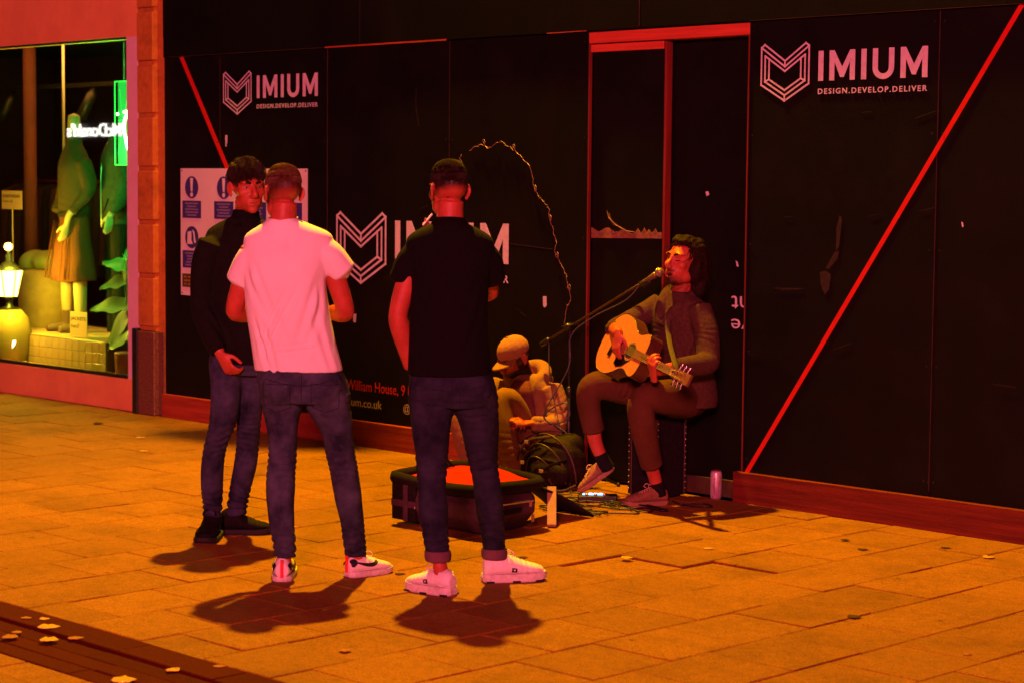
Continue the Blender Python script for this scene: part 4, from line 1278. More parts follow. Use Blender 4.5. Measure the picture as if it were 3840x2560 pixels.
    def fade(Lc):
        x, y, z = Lc[:, 0], Lc[:, 1], Lc[:, 2]
        v = sstep(z + .22 * y, -.030, .012) * (y < .07)
        ear = (np.abs(x) > .076) & (z < .036) & (z > -.045) & (y > -.045)
        return np.where(ear, 0, v)
    body_of(p, b, hd, mt, fade)
    V, F = hair_cap(hd, lambda d: .004 * float(sstep(d[2], .0, .25)) + .016 * float(sstep(d[2], .40, .92)) - .0004 if d[1] < .75 or d[2] > .5 else -1, 8, .0016)
    ho = mk('hair', V, F, mat('dark_brown_undercoat', (0.006, 0.0025, 0.0015), .95, spec=.02), p, True)
    V, F = strands(hd, 8000, lambda d: 1.0 if d[2] > .42 else (.7 * float(sstep(d[2], -.20, .3)) if d[1] < .6 else 0), lambda d: (.25, .8, .2) if d[2] > .5 else (0, .1, -1), .021, 9, .0014, .85, 1.0, 0.0, lambda d: .003 * float(sstep(d[2], .0, .25)) + .016 * float(sstep(d[2], .40, .92)), lambda d: .18 + .82 * float(sstep(d[2], .15, .65)))
    mk('hair_locks', V, F, M_hair_dk, ho)
    hd.eyes(p, M_eyew, M_eyed); hd.brows(p, M_hair_dk)
    M_chunk = (M_whiteshoe, M_whitesole, M_navy, M_sock)
    # socks
    for (hx, hy) in ((-.128, -.158), (.075, .150)):
        me = Blob().tube([(hx, hy, .125 if hx > 0 else .098), (hx, hy, .07), (hx, hy, .04)], [.040, .040, .042], 14, 2).mesh('sock', .004, 2)
        link('sock', me, M_sock, p)
    shoe(p, 'shoe', (-.088, -.192, 0), (-.292, -.035, 0), .1, M_chunk, flag=True, chunky=True, width=.050)
    shoe(p, 'shoe', (.028, .125, 0), (.312, .205, 0), .1, M_chunk, flag=True, chunky=True, width=.050)
    # cigarette between the fingers
    tip = np.array((-.236, .140, 1.606))
    c = mk('cigarette', *tube_vf([tip + np.array((.03, .03, .03)), tip + np.array((-.008, -.005, -.018))], .0045, 8), mat('cigarette_paper', (0.8, 0.8, 0.8), .8))
    c.parent = None
    c.matrix_world = p.matrix_basis
    tag(c, 'pale cigarette held at the mouth of the man in black polo', 'cigarette')
    return p
polo_man = build_polo_man()

# ---------------------------------------------------------------- dark jacketed man facing right
def build_jacket_man():
    p = person('person', (-0.65, -2.86), None)
    tag(p, 'young man in black jacket and blue jeans facing his friend, fringe over forehead', 'person')
    torso = [(1.600, .105, .070), (1.585, .102, .105), (1.56, 0.095, 0.150), (1.531, 0.088, 0.180), (1.474, 0.088, 0.196), (1.384, 0.090, 0.190), (1.256, 0.093, 0.182), (1.096, 0.100, 0.172), (0.962, 0.116, 0.170), (0.875, 0.119, 0.174)]
    dz = [0.87, 1.05, 1.2, 1.35, 1.48, 1.55, 1.61]; dd = [.135, .128, .125, .130, .122, .09, .065]
    b = Blob().loft([(z, cx, .0, hw, float(np.interp(z, dz, dd))) for z, cx, hw in torso], -.35)
    b.tube([(-.045, -.05, 1.470), (-.085, -.05, 1.36), (-.100, -.03, 1.18), (-.075, -.07, 1.08), (-.008, -.128, .95)], [.076, .068, .060, .058, .050], 18, 4)
    b.tube([(.235, .05, 1.470), (.275, .05, 1.36), (.295, .06, 1.18), (.28, .0, 1.08), (.25, -.09, .97)], [.076, .068, .060, .058, .050], 18, 4)
    # stand collar of the jacket
    b.tube([(.035, .01, 1.56), (.045, -.045, 1.585), (.10, -.065, 1.56)], [.022, .022, .02], 10, 3)
    b.tube([(.035, .01, 1.56), (.06, .065, 1.60), (.13, .07, 1.60), (.18, .03, 1.58)], [.022, .024, .024, .02], 10, 3)
    me = b.mesh('jacket', .006, 5)
    wrinkle(me, .004, 23, f=9, rings=[(1.15, .12, .004, .045)], folds=[((-.09, -.1, 1.2), (.6, 0, -1), .3, .04, .006, 4)])
    ja = link('jacket', me, M_jacket, p)
    bb = Blob().loft([(1.635, .112, .0, .060, .060), (1.60, .110, .0, .070, .066), (1.55, .105, -.01, .10, .085)], -.35)
    me = bb.mesh('top_neck', .005, 3); link('roll_neck_top', me, M_polo, p)
    L = [(0.92, .03, .095), (0.866, 0.016, 0.086), (0.778, 0.019, 0.080), (0.688, 0.014, 0.073), (0.572, 0.002, 0.068), (0.474, -0.030, 0.060), (0.402, -0.045, 0.057), (0.33, -0.054, 0.057), (0.24, -0.058, 0.056), (0.15, -0.058, 0.048), (0.10, -0.062, 0.047)]
    R = [(0.92, .17, .09), (0.854, 0.150, 0.080), (0.764, 0.140, 0.072), (0.674, 0.126, 0.066), (0.556, 0.116, 0.060), (0.456, 0.104, 0.058), (0.364, 0.091, 0.058), (0.274, 0.071, 0.055), (0.172, 0.052, 0.053), (0.118, 0.040, 0.051)]
    fd = lambda z, hw: hw * 1.08
    b = Blob()
    b.loft(lrows(L, lambda z: float(np.interp(z, [.1, .5, .9], [.01, -.05, -.01])), fd))
    b.loft(lrows(R, lambda z: float(np.interp(z, [.1, .5, .9], [.13, .08, .02])), fd))
    b.loft([(1.0, .11, 0, .155, .115), (.95, .105, 0, .165, .12), (.88, .095, 0, .165, .12), (.82, .09, 0, .13, .10)], -.35)
    me = b.mesh('jeans', .0055, 4)
    wrinkle(me, .0036, 29, rings=[(.50, .10, .015, .034), (.15, .08, .018, .032), (.8, .06, .010, .038)], f=20)
    link('jeans', me, M_jean_dark, p)
    b = Blob()
    hd = Head((.122, -.012, 1.738), rotm(-2.70, -0.06, 0.04), 0.246)
    hd.add(b, (.110, .0, 1.575), .055)
    b.loft([(1.58, .11, .0, .058, .056), (1.55, .1, .0, .12, .07), (1.47, .09, .0, .15, .09), (1.2, .095, .0, .14, .09), (.95, .1, .0, .14, .1)], -.35)
    arm_tube(b, (-.045, -.05, 1.47), (-.100, -.03, 1.18), (.0, -.132, .938))
    hand(b, (.005, -.136, .925), (.55, -.25, -.80), (.55, .75, .2), (.5, -.75, .5), .95, curls=(.8, .95, 1.0, 1.05))
    arm_tube(b, (.235, .05, 1.47), (.295, .06, 1.18), (.25, -.09, .96))
    hand(b, (.248, -.095, .945), (-.1, -.3, -1), (-.8, .3, .1), (-.2, -.9, .2), .6)
    for (hx, hy) in ((-.062, .01), (.04, .13)):
        b.tube([(.1 + (hx - .05) * .5, .0, .97), (-.022 if hx < 0 else .108, -.035 if hx < 0 else .078, .5), (hx, hy, .2), (hx, hy, .10), (hx, hy, .05)], [.05, .035, .034, .034, .036], 12, 3)
    mt = skin_mat('pale_skin', SKA, SKB, (0.010, 0.004, 0.0025))
    def fade(Lc):
        x, y, z = Lc[:, 0], Lc[:, 1], Lc[:, 2]
        v = sstep(z + .3 * y, .005, .03) * (y < .045) * .9
        top = sstep(z, .070, .084)
        ear = (np.abs(x) > .074) & (z < .036) & (z > -.045) & (y > -.045) & (y < .02)
        st = .12 * sstep(-z, .045, .07) * (y > .03)      # faint stubble
        lip = .25 * np.exp(-((x / .022) ** 4 + ((z + .064) / .012) ** 2)) * (y > .06)
        sock = 0
        return np.where(ear, 0, np.maximum(np.maximum(v, top), np.maximum(st, lip)))
    body_of(p, b, hd, mt, fade)
    V, F = hair_cap(hd, lambda d: .005 * float(sstep(d[2], .05, .25)) + .022 * float(sstep(d[2], .30, .85)) - .0004 if (d[1] < .72 or d[2] > .60) else -1, 18, .003)
    ho = mk('hair', V, F, mat('dark_brown_undercoat', (0.006, 0.0025, 0.0015), .95, spec=.02), p, True)
    V, F = strands(hd, 5200, lambda d: (1.0 if d[2] > .55 or d[1] < .6 else 0) if d[2] > .36 else (.35 if d[2] > 0 and d[1] < .3 else 0), lambda d: (.25, .9, .1) if d[2] > .3 else (0, .1, -1), .040, 19, .0026, .95, 1.0, .8, lambda d: .004 * float(sstep(d[2], .05, .25)) + .022 * float(sstep(d[2], .30, .85)), lambda d: .3 + .7 * float(sstep(d[2], .1, .55)))
    # fringe falling on the forehead
    V2, F2 = strands(hd, 520, lambda d: 1.0 if (d[1] > .45 and .52 < d[2] < .85) else 0, lambda d: (.35, .55, -.7), .036, 21, .0028, .55, 1.0, .9, lambda d: .006 + .020 * float(sstep(d[2], .30, .85)))
    n0 = len(V); V = list(V) + list(V2); F = list(F) + [tuple(i + n0 for i in f) for f in F2]
    mk('hair_locks', V, F, M_hair_dk, ho)
    hd.eyes(p, M_eyew, M_eyed); hd.brows(p, M_hair_dk, .0055)
    bs_ = (M_blackshoe, M_blacksole, M_blacksole, M_blackshoe)
    shoe(p, 'shoe', (-.052, .075, 0), (-.075, -.205, 0), .1, bs_, width=.053, high=.045)
    shoe(p, 'shoe', (-.035, .115, 0), (.225, .140, 0), .1, bs_, width=.052, high=.035)
    return p
jacket_man = build_jacket_man()
# ================================================================== THE SINGER WITH THE GUITAR
M_sweater = fabric('brown_knitted_sweater', (0.045, 0.020, 0.014), (0.085, 0.040, 0.026), 55, .5, 260)
M_chino = fabric('brown_chino', (0.062, 0.022, 0.010), (0.095, 0.036, 0.017), 8, .12)
M_hair_bk = mat('black_brown_hair', (0.007, 0.003, 0.0015), 0.7, (0.020, 0.008, 0.004), 60, spec=.08)
M_canvas = mat('tan_suede_shoe', (0.26, 0.115, 0.05), 0.85, (0.15, 0.065, 0.03), 30, bump=.2)
M_tansole = mat('tan_rubber_sole', (0.30, 0.15, 0.07), 0.8, (0.2, 0.1, 0.05), 40)
M_lace = mat('pale_lace', (0.5, 0.3, 0.2), .9)
M_blacksock = fabric('black_sock', (0.006, 0.005, 0.005), (0.010, 0.009, 0.008), 60, .3)
GA = np.array((.44, -.88, -.17)); GA /= np.linalg.norm(GA)
GW = np.array((.45, .06, .89)); GW -= GA * (GW @ GA); GW /= np.linalg.norm(GW)
GN = np.cross(GA, GW)
GS = np.array((-.203, -.235, .862))
def G(a, w, n=0.0): return GS + (GA * a + GW * w + GN * n) * .89
def build_singer():
    p = person('person', (0.02, -0.30), None)
    tag(p, 'long haired singer in brown sweater seated in the doorway, strumming a guitar', 'person')
    yaw = -.93
    rows = [(1.180, .085, .000, .062, .060), (1.155, .087, .005, .105, .075), (1.12, .090, .010, .160, .095), (1.06, .093, .018, .192, .122), (.96, .098, .030, .192, .135), (.86, .105, .045, .186, .140), (.76, .112, .060, .186, .145), (.66, .118, .075, .195, .155), (.58, .120, .085, .205, .165), (.53, .120, .09, .20, .16)]
    b = Blob().loft(rows, yaw)
    b.tube([(-.015, .145, 1.095), (-.11, .125, 1.04), (-.215, .085, .985), (-.270, .055, .962), (-.288, .02, .945)], [.070, .066, .063, .062, .050], 18, 4)
    b.tube([(.178, -.110, 1.090), (.215, -.165, .97), (.222, -.225, .83), (.205, -.265, .80), (.10, -.36, .795), (.045, -.405, .795)], [.074, .072, .070, .066, .054, .046], 18, 4)
    # shawl collar rolls
    b.tube([(.12, .075, 1.195), (.03, .045, 1.185), (-.02, -.02, 1.10), (-.035, -.055, 1.00)], [.026, .030, .032, .02], 12, 4)
    b.tube([(.12, .075, 1.195), (.165, .0, 1.180), (.07, -.085, 1.10), (-.02, -.075, 1.00)], [.026, .032, .034, .02], 12, 4)
    me = b.mesh('sweater', .006, 5)
    wrinkle(me, .005, 33, f=11, rings=[(.64, .1, .007, .05), (.95, .06, .004, .03)], folds=[((.18, -.15, 1.0), (-.4, .1, -1), .4, .05, .008, 5), ((.05, -.1, .9), (.3, 0, -1), .3, .05, .006, 5)])
    link('sweater', me, M_sweater, p)
    # trousers
    b = Blob()
    b.tube([(.05, .16, .575), (-.14, .15, .610), (-.33, .105, .640), (-.405, .085, .625), (-.420, .095, .56), (-.405, .115, .46), (-.385, .125, .375)], [.105, .098, .084, .076, .072, .066, .064], 20, 4)
    b.tube([(.13, .01, .575), (.04, -.12, .600), (-.09, -.25, .612), (-.140, -.285, .590), (-.145, -.29, .52), (-.11, -.245, .36), (-.075, -.195, .225)], [.110, .104, .086, .078, .074, .068, .064], 20, 4)
    b.ell((.10, .09, .56), (.165, .165, .105))
    me = b.mesh('trousers', .006, 5)
    wrinkle(me, .003, 37, f=15, rings=[(.25, .05, .004, .03)], folds=[((.0, -.2, .62), (-.6, -.3, .3), .2, .035, .008, 5), ((-.12, .1, .68), (-.8, 0, -.3), .25, .03, .008, 5), ((-.2, .06, .66), (-.3, -.2, -1), .22, .03, .007, 5)])
    link('trousers', me, M_chino, p)
    # skin
    b = Blob()
    hd = Head((.100, -.024, 1.338), rotm(2.30, 0.16, -0.06), 0.270)
    hd.add(b, (.085, .015, 1.12), .057, nose=1.3, open_mouth=.006)
    b.loft([(1.14, .078, .0, .062, .060), (1.08, .085, .01, .14, .08), (.96, .098, .03, .16, .10), (.7, .11, .07, .16, .11), (.58, .12, .08, .17, .12)], yaw)
    hw = G(-.130, .060, .060)      # strumming wrist
    arm_tube(b, (-.015, .145, 1.075), (-.275, .050, .962), tuple(hw))
    hand(b, tuple(hw), -GW * 1.0 + GA * .30 - GN * .25, -GN, GA, .55, curls=(.35, .45, .55, .6))
    fh = G(.285, -.045, -.030)      # fretting wrist below the neck
    arm_tube(b, (.178, -.110, 1.07), (.212, -.255, .805), tuple(fh))
    hand(b, tuple(fh + np.array((0, 0, -.035))), GW * .75 + GN * .75 + GA * .1, GW * .6 - GN * 1.0, -GA, .85, curls=(.75, .8, .85, .9), thumb_in=.1)
    b.tube([(.10, .10, .60), (-.2, .12, .62), (-.39, .095, .62), (-.40, .118, .50), (-.388, .125, .38), (-.372, .130, .30), (-.335, .135, .215), (-.33, .135, .19)], [.07, .06, .05, .045, .044, .040, .036, .036], 14, 3)
    b.tube([(.12, .05, .60), (.0, -.15, .60), (-.13, -.27, .58), (-.12, -.255, .40), (-.085, -.20, .25), (-.052, -.162, .14), (-.04, -.155, .07)], [.07, .06, .05, .046, .040, .036, .038], 14, 3)
    mt = skin_mat('singer_skin', SKA, SKB, (0.016, 0.007, 0.004))
    def fade(Lc):
        x, y, z = Lc[:, 0], Lc[:, 1], Lc[:, 2]
        v = sstep(z, .07, .085)
        v = np.maximum(v, (y < .015) * sstep(z, -.05, .0) * .9)
        stache = np.exp(-((x / .032) ** 4 + ((z + .047) / .008) ** 2)) * (y > .06) * .85
        goat = np.exp(-((x / .030) ** 4 + ((z + .098) / .022) ** 2)) * (y > .03) * .8
        jawl = .35 * sstep(-z, .055, .085) * (y > -.02)
        mouth = np.exp(-((x / .019) ** 4 + ((z + .066) / .0065) ** 2)) * (y > .05) * .9
        ear = (np.abs(x) > .076) & (z < .036) & (z > -.045) & (y > -.045)
        return np.where(ear, 0, np.clip(v + stache + goat + jawl + mouth, 0, 1))
    body_of(p, b, hd, mt, fade, .006)
    hb = Blob()
    for (c, r) in (((0, -.035, .062), (.084, .090, .075)), ((.062, -.036, -.004), (.034, .060, .092)), ((-.062, -.036, -.004), (.034, .060, .092)), ((0, -.090, -.02), (.085, .055, .115)), ((.05, -.075, -.10), (.045, .045, .07)), ((-.05, -.075, -.10), (.042, .045, .07)), ((0, .040, .100), (.058, .035, .022)), ((.02, -.01, .118), (.055, .06, .020))):
        hb.ell(hd.T(c), tuple(q * hd.k for q in r), Matrix(hd.R.tolist()))
    me = hb.mesh('hair', .006, 3)
    co, no = get_co(me), get_no(me); ns = SNoise(77); Lc = hd.inv(co)
    co += no * (.006 * ns(Lc * np.array((1.6, 1.6, .5)), 60) + .003 * np.sin(Lc[:, 0] * 320 + 3 * ns(Lc, 12)))[:, None]
    set_co(me, co)
    ho = link('hair', me, M_hair_bk, p)
    V, F = strands(hd, 3000, lambda d: 1.0 if (d[2] > .25 or d[1] < -.1) and not (d[1] > .6 and d[2] < .55) else 0, lambda d: (.3, -.8, .1) if d[2] > .4 else (0, -.3, -1), .055, 31, .0022, .40, 1.10, .35)
    mk('hair_locks', V, F, M_hair_bk, ho)
    V, F = strands(hd, 900, lambda d: 1.0 if d[1] < .15 and -.6 < d[2] < .2 else 0, lambda d: (0, -.35, -1), .12, 33, .0026, .18, 1.12, .4)
    mk('hair_locks', V, F, M_hair_bk, ho)
    hd.brows(p, M_hair_bk, .005)
    for sx in (-1, 1):      # shut eyes: a lash line each
        mk('eyelash', *tube_vf([hd.T((sx * .018, .0825, .006)), hd.T((sx * .031, .0845, .0035)), hd.T((sx * .044, .0765, .006))], .0018, 6, True, 3), M_hair_bk, p, True)
    # socks and shoes
    me = Blob().tube([(-.352, .133, .245), (-.335, .137, .215), (-.30, .145, .16)], [.040, .041, .044], 14, 3).mesh('sock', .004, 2); link('sock', me, M_blacksock, p)
    me = Blob().tube([(-.045, -.158, .125), (-.038, -.155, .09), (-.03, -.155, .05)], [.041, .042, .046], 14, 3).mesh('sock', .004, 2); link('sock', me, M_blacksock, p)
    cs = (M_canvas, M_tansole, M_blackshoe, M_lace)
    shoe(p, 'shoe', (.018, -.135, 0), (-.232, -.228, 0), .1, cs, width=.048)
    shoe(p, 'shoe', (-.262, .158, 0), (-.505, .200, 0), .1, cs, width=.046, tilt=-.66, z0=.150)
    return p
singer = build_singer()

# ---------------------------------------------------------------- guitar
def build_guitar():
    M_top = mat('spruce_guitar_top', (0.46, 0.18, 0.04), 0.38, (0.38, 0.14, 0.03), 40, spec=.5, stretch=(1, 1, 1))
    M_back = mat('mahogany_side', (0.05, 0.015, 0.008), .3, (0.08, .025, .012), 20)
    M_ros = mat('rosewood_fingerboard', (0.10, 0.035, 0.018), .55, (0.16, 0.055, 0.03), 40)
    M_bk = mat('guitar_black', (0.006, 0.005, 0.005), .3)
    M_hole = mat('sound_hole_dark', (0.02, 0.009, 0.006), .9)
    M_ring = mat('rosette_pale', (0.5, 0.25, 0.10), .4)
    M_chrome = mat('chrome_tuner', (0.8, 0.75, 0.7), .2, metal=1.0)
    M_string = mat('steel_string', (0.6, 0.45, 0.35), .35, metal=.8)
    root = empty('acoustic_guitar', (0.02, -0.30, 0), math.atan2(0.7090, 0.7060))
    tag(root, 'acoustic guitar with pale top and black pickguard on the singer\'s lap', 'guitar')
    # outline (a along the neck, w half width)
    prof = [(-.350, .0), (-.347, .05), (-.335, .105), (-.305, .155), (-.255, .190), (-.195, .200), (-.135, .190), (-.075, .158), (-.030, .128), (.005, .119), (.040, .124), (.080, .140), (.112, .144), (.138, .126), (.152, .090), (.156, .045), (.156, .0)]
    pr_ = crom(np.array(prof), 3)
    out = [(a, w) for a, w in pr_] + [(a, -w) for a, w in pr_[::-1][1:-1]]
    n = len(out)
    def plate(nm, n0, n1, mt, parent, sc=1.0):
        V = [tuple(G(a * 1, w * sc, n0)) for a, w in out] + [tuple(G(a, w * sc, n1)) for a, w in out]
        F = [tuple(range(n)), tuple(range(2 * n - 1, n - 1, -1))] + [(i, n + i, n + (i + 1) % n, (i + 1) % n) for i in range(n)]
        return mk(nm, V, F, mt, parent)
    body = plate('guitar_body', -.098, -.004, M_back, root)
    plate('soundboard', -.0038, .0, M_top, root)
    # binding
    mk('binding', *tube_vf([G(a, w, -.002) for a, w in out] + [G(*out[0], -.002)], .0028, 6), M_bk, body, True)
    def flat_disc(nm, a0, w0, ra, rb, n0, mt, parent, inner=None, k=28):
        ring = [(a0 + ra * math.cos(2 * math.pi * i / k), w0 + rb * math.sin(2 * math.pi * i / k)) for i in range(k)]
        if inner is None:
            V = [tuple(G(a, w, n0)) for a, w in ring]; return mk(nm, V, [tuple(range(k))], mt, parent)
        ring2 = [(a0 + inner * math.cos(2 * math.pi * i / k), w0 + inner * math.sin(2 * math.pi * i / k)) for i in range(k)]
        V = [tuple(G(a, w, n0)) for a, w in ring + ring2]
        return mk(nm, V, [(i, (i + 1) % k, k + (i + 1) % k, k + i) for i in range(k)], mt, parent)
    flat_disc('sound_hole', 0, 0, .050, .050, .0012, M_hole, root)
    flat_disc('rosette', 0, 0, .062, .062, .0016, M_ring, root, .0505)
    flat_disc('rosette', 0, 0, .0585, .0585, .0020, M_bk, root, .0545)
    # pickguard (teardrop below the hole)
    pg = [(.045, -.045), (.030, -.062), (-.02, -.110), (-.075, -.128), (-.115, -.110), (-.11, -.07), (-.075, -.045), (-.05, -.035), (-.035, -.052), (.0, -.066), (.03, -.055)]
    mk('pickguard', [tuple(G(a, w, .0024)) for a, w in pg] + [tuple(G(a, w, .0004)) for a, w in pg], [tuple(range(len(pg)))] + [(i, len(pg) + i, len(pg) + (i + 1) % len(pg), (i + 1) % len(pg)) for i in range(len(pg))], M_bk, root)
    def bx(nm, a0, a1, w0, w1, n0, n1, mt, parent, w0b=None, w1b=None):
        w0b = w0 if w0b is None else w0b; w1b = w1 if w1b is None else w1b
        V = [G(a0, w0, n0), G(a1, w0b, n0), G(a1, w1b, n0), G(a0, w1, n0), G(a0, w0, n1), G(a1, w0b, n1), G(a1, w1b, n1), G(a0, w1, n1)]
        return mk(nm, [tuple(v) for v in V], [(0, 3, 2, 1), (4, 5, 6, 7), (0, 1, 5, 4), (1, 2, 6, 5), (2, 3, 7, 6), (3, 0, 4, 7)], mt, parent)
    bx('bridge', -.215, -.185, -.085, .085, .0005, .009, M_bk, root)
    bx('fingerboard', .052, .500, -.028, .028, .0005, .008, M_ros, root, -.022, .022)
    nk = mk('neck', *tube_vf([G(.150, 0, -.012), G(.32, 0, -.008), G(.49, 0, -.008), G(.52, 0, -.012)], [(.026, .020), (.024, .016), (.022, .014), (.024, .014)], 14, True, 3, flat=GW), M_back, root, True)
    bx('nut', .500, .506, -.022, .022, .0, .010, M_ring, root)
    bx('headstock', .507, .690, -.030, .030, -.022, -.004, M_ros, root, -.037, .037)
    for i in range(14):
        a = .145 + (.5 - .145) * (1 - 2 ** (-(14 - i) / 9.0)) / (1 - 2 ** (-14 / 9.0))
        bx('fret', a, a + .0018, -.026, .026, .0078, .0092, M_chrome, root)
    for i in range(6):
        w = -.019 + i * .0076
        st = mk('string', *tube_vf([G(-.20, w * 1.35, .012), G(.503, w, .0115), G(.545 + .045 * (i % 3), (-.022 if i < 3 else .022), .0)], .0006 + .00012 * (5 - i), 4), M_string, root)
    for i in range(3):
        for sg in (-1, 1):
            a = .545 + .045 * i
            t = mk('tuner', *tube_vf([G(a, sg * .030, -.012), G(a, sg * .058, -.012)], .004, 8), M_chrome, root)
            mk('tuner_button', *tube_vf([G(a, sg * .056, -.012), G(a, sg * .072, -.012)], [(.009, .005), (.008, .004)], 10, True, 1, flat=GA), M_chrome, t)
            mk('tuner_post', *tube_vf([G(a, sg * .022, -.006), G(a, sg * .022, .010)], .004, 8), M_chrome, t)
    # strap over the shoulder down to the headstock
    sp_ = crom(np.array([G(-.34, .02, -.05), (.20, .12, .80), (.21, .09, 1.02), (.13, -.02, 1.150), (.02, -.10, 1.05), (.01, -.20, .93), tuple(G(.50, .03, -.02))], float), 6)
    mk('strap', *tube_vf(sp_, [(.003, .017)] * len(sp_), 8, True, 1), mat('olive_strap', (0.05, 0.030, 0.012), .8), root, True)
    return root
build_guitar()

# ================================================================== SEATED MAN IN A CAP
M_hoodie = fabric('beige_hooded_top', (0.31, 0.150, 0.07), (0.24, 0.110, 0.05), 12, .3, 300)
M_sweat = fabric('stone_jersey_trousers', (0.25, 0.105, 0.05), (0.18, 0.075, 0.035), 10, .25, 300)
M_maroon = fabric('plum_t_shirt', (0.20, 0.05, 0.07), (0.14, 0.035, 0.05), 20, .2)
M_cap = fabric('tan_cap', (0.42, 0.19, 0.09), (0.34, 0.15, 0.07), 40, .25, 400)
def build_seated():
    p = person('person', (-1.15, -0.28), None)
    tag(p, 'bearded man in tan cap and beige hoodie sitting on the pavement against hoarding', 'person')
    yaw = -.46
    rows = [(.635, .035, .0, .060, .060), (.615, .04, .005, .105, .08), (.58, .045, .01, .155, .10), (.53, .05, .02, .180, .120), (.44, .065, .035, .180, .135), (.33, .08, .05, .178, .145), (.20, .09, .06, .185, .15), (.08, .095, .065, .185, .15)]
    b = Blob().loft(rows, yaw)
    b.tube([(.185, -.065, .545), (.222, -.105, .45), (.225, -.155, .345), (.17, -.215, .345), (.085, -.275, .365)], [.072, .070, .068, .060, .048], 18, 4)
    b.tube([(-.105, .075, .555), (-.17, .03, .47), (-.20, -.04, .38), (-.15, -.15, .37), (-.09, -.24, .385)], [.072, .070, .066, .058, .048], 18, 4)
    # hood lying open behind and beside the neck
    b.tube([(-.055, -.045, .585), (-.055, .04, .62), (.03, .10, .655), (.125, .085, .665), (.155, .0, .63), (.10, -.075, .575), (.06, -.11, .50)], [.026, .034, .042, .044, .042, .034, .022], 14, 4)
    b.tube([(.05, .11, .60), (.14, .11, .60), (.18, .05, .58)], [.04, .05, .04], 12, 3)
    me = b.mesh('hoodie', .006, 4)
    wrinkle(me, .008, 43, f=13, rings=[(.37, .10, .012, .040)], folds=[((.2, -.1, .5), (.1, -.2, -1), .2, .04, .009, 5), ((.1, -.1, .3), (.8, 0, .2), .2, .03, .008, 5)])
    link('hoodie', me, M_hoodie, p)
    bb = Blob().loft([(.60, .015, -.075, .05, .03), (.54, .01, -.105, .075, .035), (.44, .02, -.105, .085, .035), (.34, .03, -.10, .08, .03)], yaw)
    me = bb.mesh('t_shirt', .006, 3); wrinkle(me, .004, 4, f=22); link('t_shirt', me, M_maroon, p)
    # legs
    b = Blob()
    b.tube([(.11, .0, .10), (.05, -.08, .28), (-.06, -.185, .47), (-.095, -.215, .478), (-.098, -.235, .43), (-.075, -.265, .28), (-.04, -.285, .13), (-.04, -.29, .06)], [.105, .100, .086, .076, .074, .076, .078, .072], 20, 4)
    b.tube([(.0, .05, .10), (-.14, .0, .24), (-.31, -.085, .375), (-.345, -.11, .375), (-.345, -.13, .33), (-.31, -.17, .20), (-.27, -.20, .07)], [.100, .095, .080, .072, .070, .066, .062], 20, 4)
    b.ell((.09, .04, .10), (.16, .15, .10))
    me = b.mesh('trousers', .006, 4)
    wrinkle(me, .006, 47, f=14, rings=[(.14, .12, .010, .045)], folds=[((-.09, -.26, .46), (.3, 0, -1), .4, .05, .007, 5)])
    link('trousers', me, M_sweat, p)
    b = Blob()
    hd = Head((-.028, -.012, .722), rotm(2.15, -0.50, 0.0), 0.235)
    hd.add(b, (.035, .01, .60), .056)
    b.loft([(.62, .035, .0, .058, .056), (.56, .045, .01, .13, .08), (.4, .07, .04, .15, .1), (.15, .09, .06, .15, .11)], yaw)
    arm_tube(b, (.185, -.065, .545), (.225, -.155, .345), (.085, -.275, .365), .95)
    hand(b, (.07, -.283, .367), (-.9, -.25, .0), (0, .2, -1), (-.1, 1, .1), .6)
    arm_tube(b, (-.105, .075, .555), (-.20, -.04, .38), (-.09, -.24, .385), .95)
    hand(b, (-.08, -.25, .387), (.7, -.6, .0), (0, .2, -1), (.6, .5, .1), .6)
    for (x, y, kx, ky, kz) in ((-.045, -.29, -.09, -.21, .45), (-.265, -.205, -.335, -.11, .35)):
        b.tube([(.08, .05, .16), (kx, ky, kz), (x, y, .16), (x, y, .05)], [.06, .04, .036, .036], 10, 4)
    mt = skin_mat('seated_skin', SKA, SKB, (0.014, 0.007, 0.004))
    def fade(Lc):
        x, y, z = Lc[:, 0], Lc[:, 1], Lc[:, 2]
        beard = sstep(-z + .15 * np.abs(x) / .05 * .0, .030, .055) * (y > -.045) * (z > -.13)
        side = (np.abs(x) > .05) * (y > -.02) * (y < .035) * (z < .02) * .9
        top = sstep(z, .035, .045) * .9
        back = (y < -.03) * sstep(z, -.03, .0) * .8
        ear = (np.abs(x) > .078) & (z < .036) & (z > -.045) & (y > -.045) & (y < .005)
        return np.where(ear, 0, np.maximum(np.maximum(beard, side), np.maximum(top, back)))
    body_of(p, b, hd, mt, fade)
    V, F = strands(hd, 700, lambda d: 1.0 if d[2] < -.55 and d[1] > .15 else 0, lambda d: (0, .4, -1), .016, 51, .0018, .3, 1.06)
    bd = mk('beard', [hd.T(hd.inv(np.array([v]))[0] + np.array((0, .012, -.048))) for v in V], F, M_hair_bk, p)
    hd.eyes(p, M_eyew, M_eyed); hd.brows(p, M_hair_bk)
    sh = (M_canvas, M_tansole, M_blackshoe, M_lace)
    shoe(p, 'shoe', (-.02, -.25, 0), (-.17, -.47, 0), .1, sh, width=.048)
    shoe(p, 'shoe', (-.23, -.17, 0), (-.40, -.37, 0), .1, sh, width=.048)
    # lanyard
    mk('lanyard', *tube_vf(crom(np.array([(.07, -.06, .60), (.045, -.125, .55), (.02, -.150, .47), (.015, -.155, .40)]), 5), [(.011, .002)] * 16, 6, True, 1, flat=(.9, -.45, 0)), mat('striped_lanyard', (0.01, 0.009, 0.009), .6, (0.45, 0.4, 0.4), 90, stretch=(1, 1, 6), lo=.5, hi=.55), p)
    # cap: six-panel crown and curved brim
    cap = Blob()
    R3 = Matrix(hd.R.tolist())
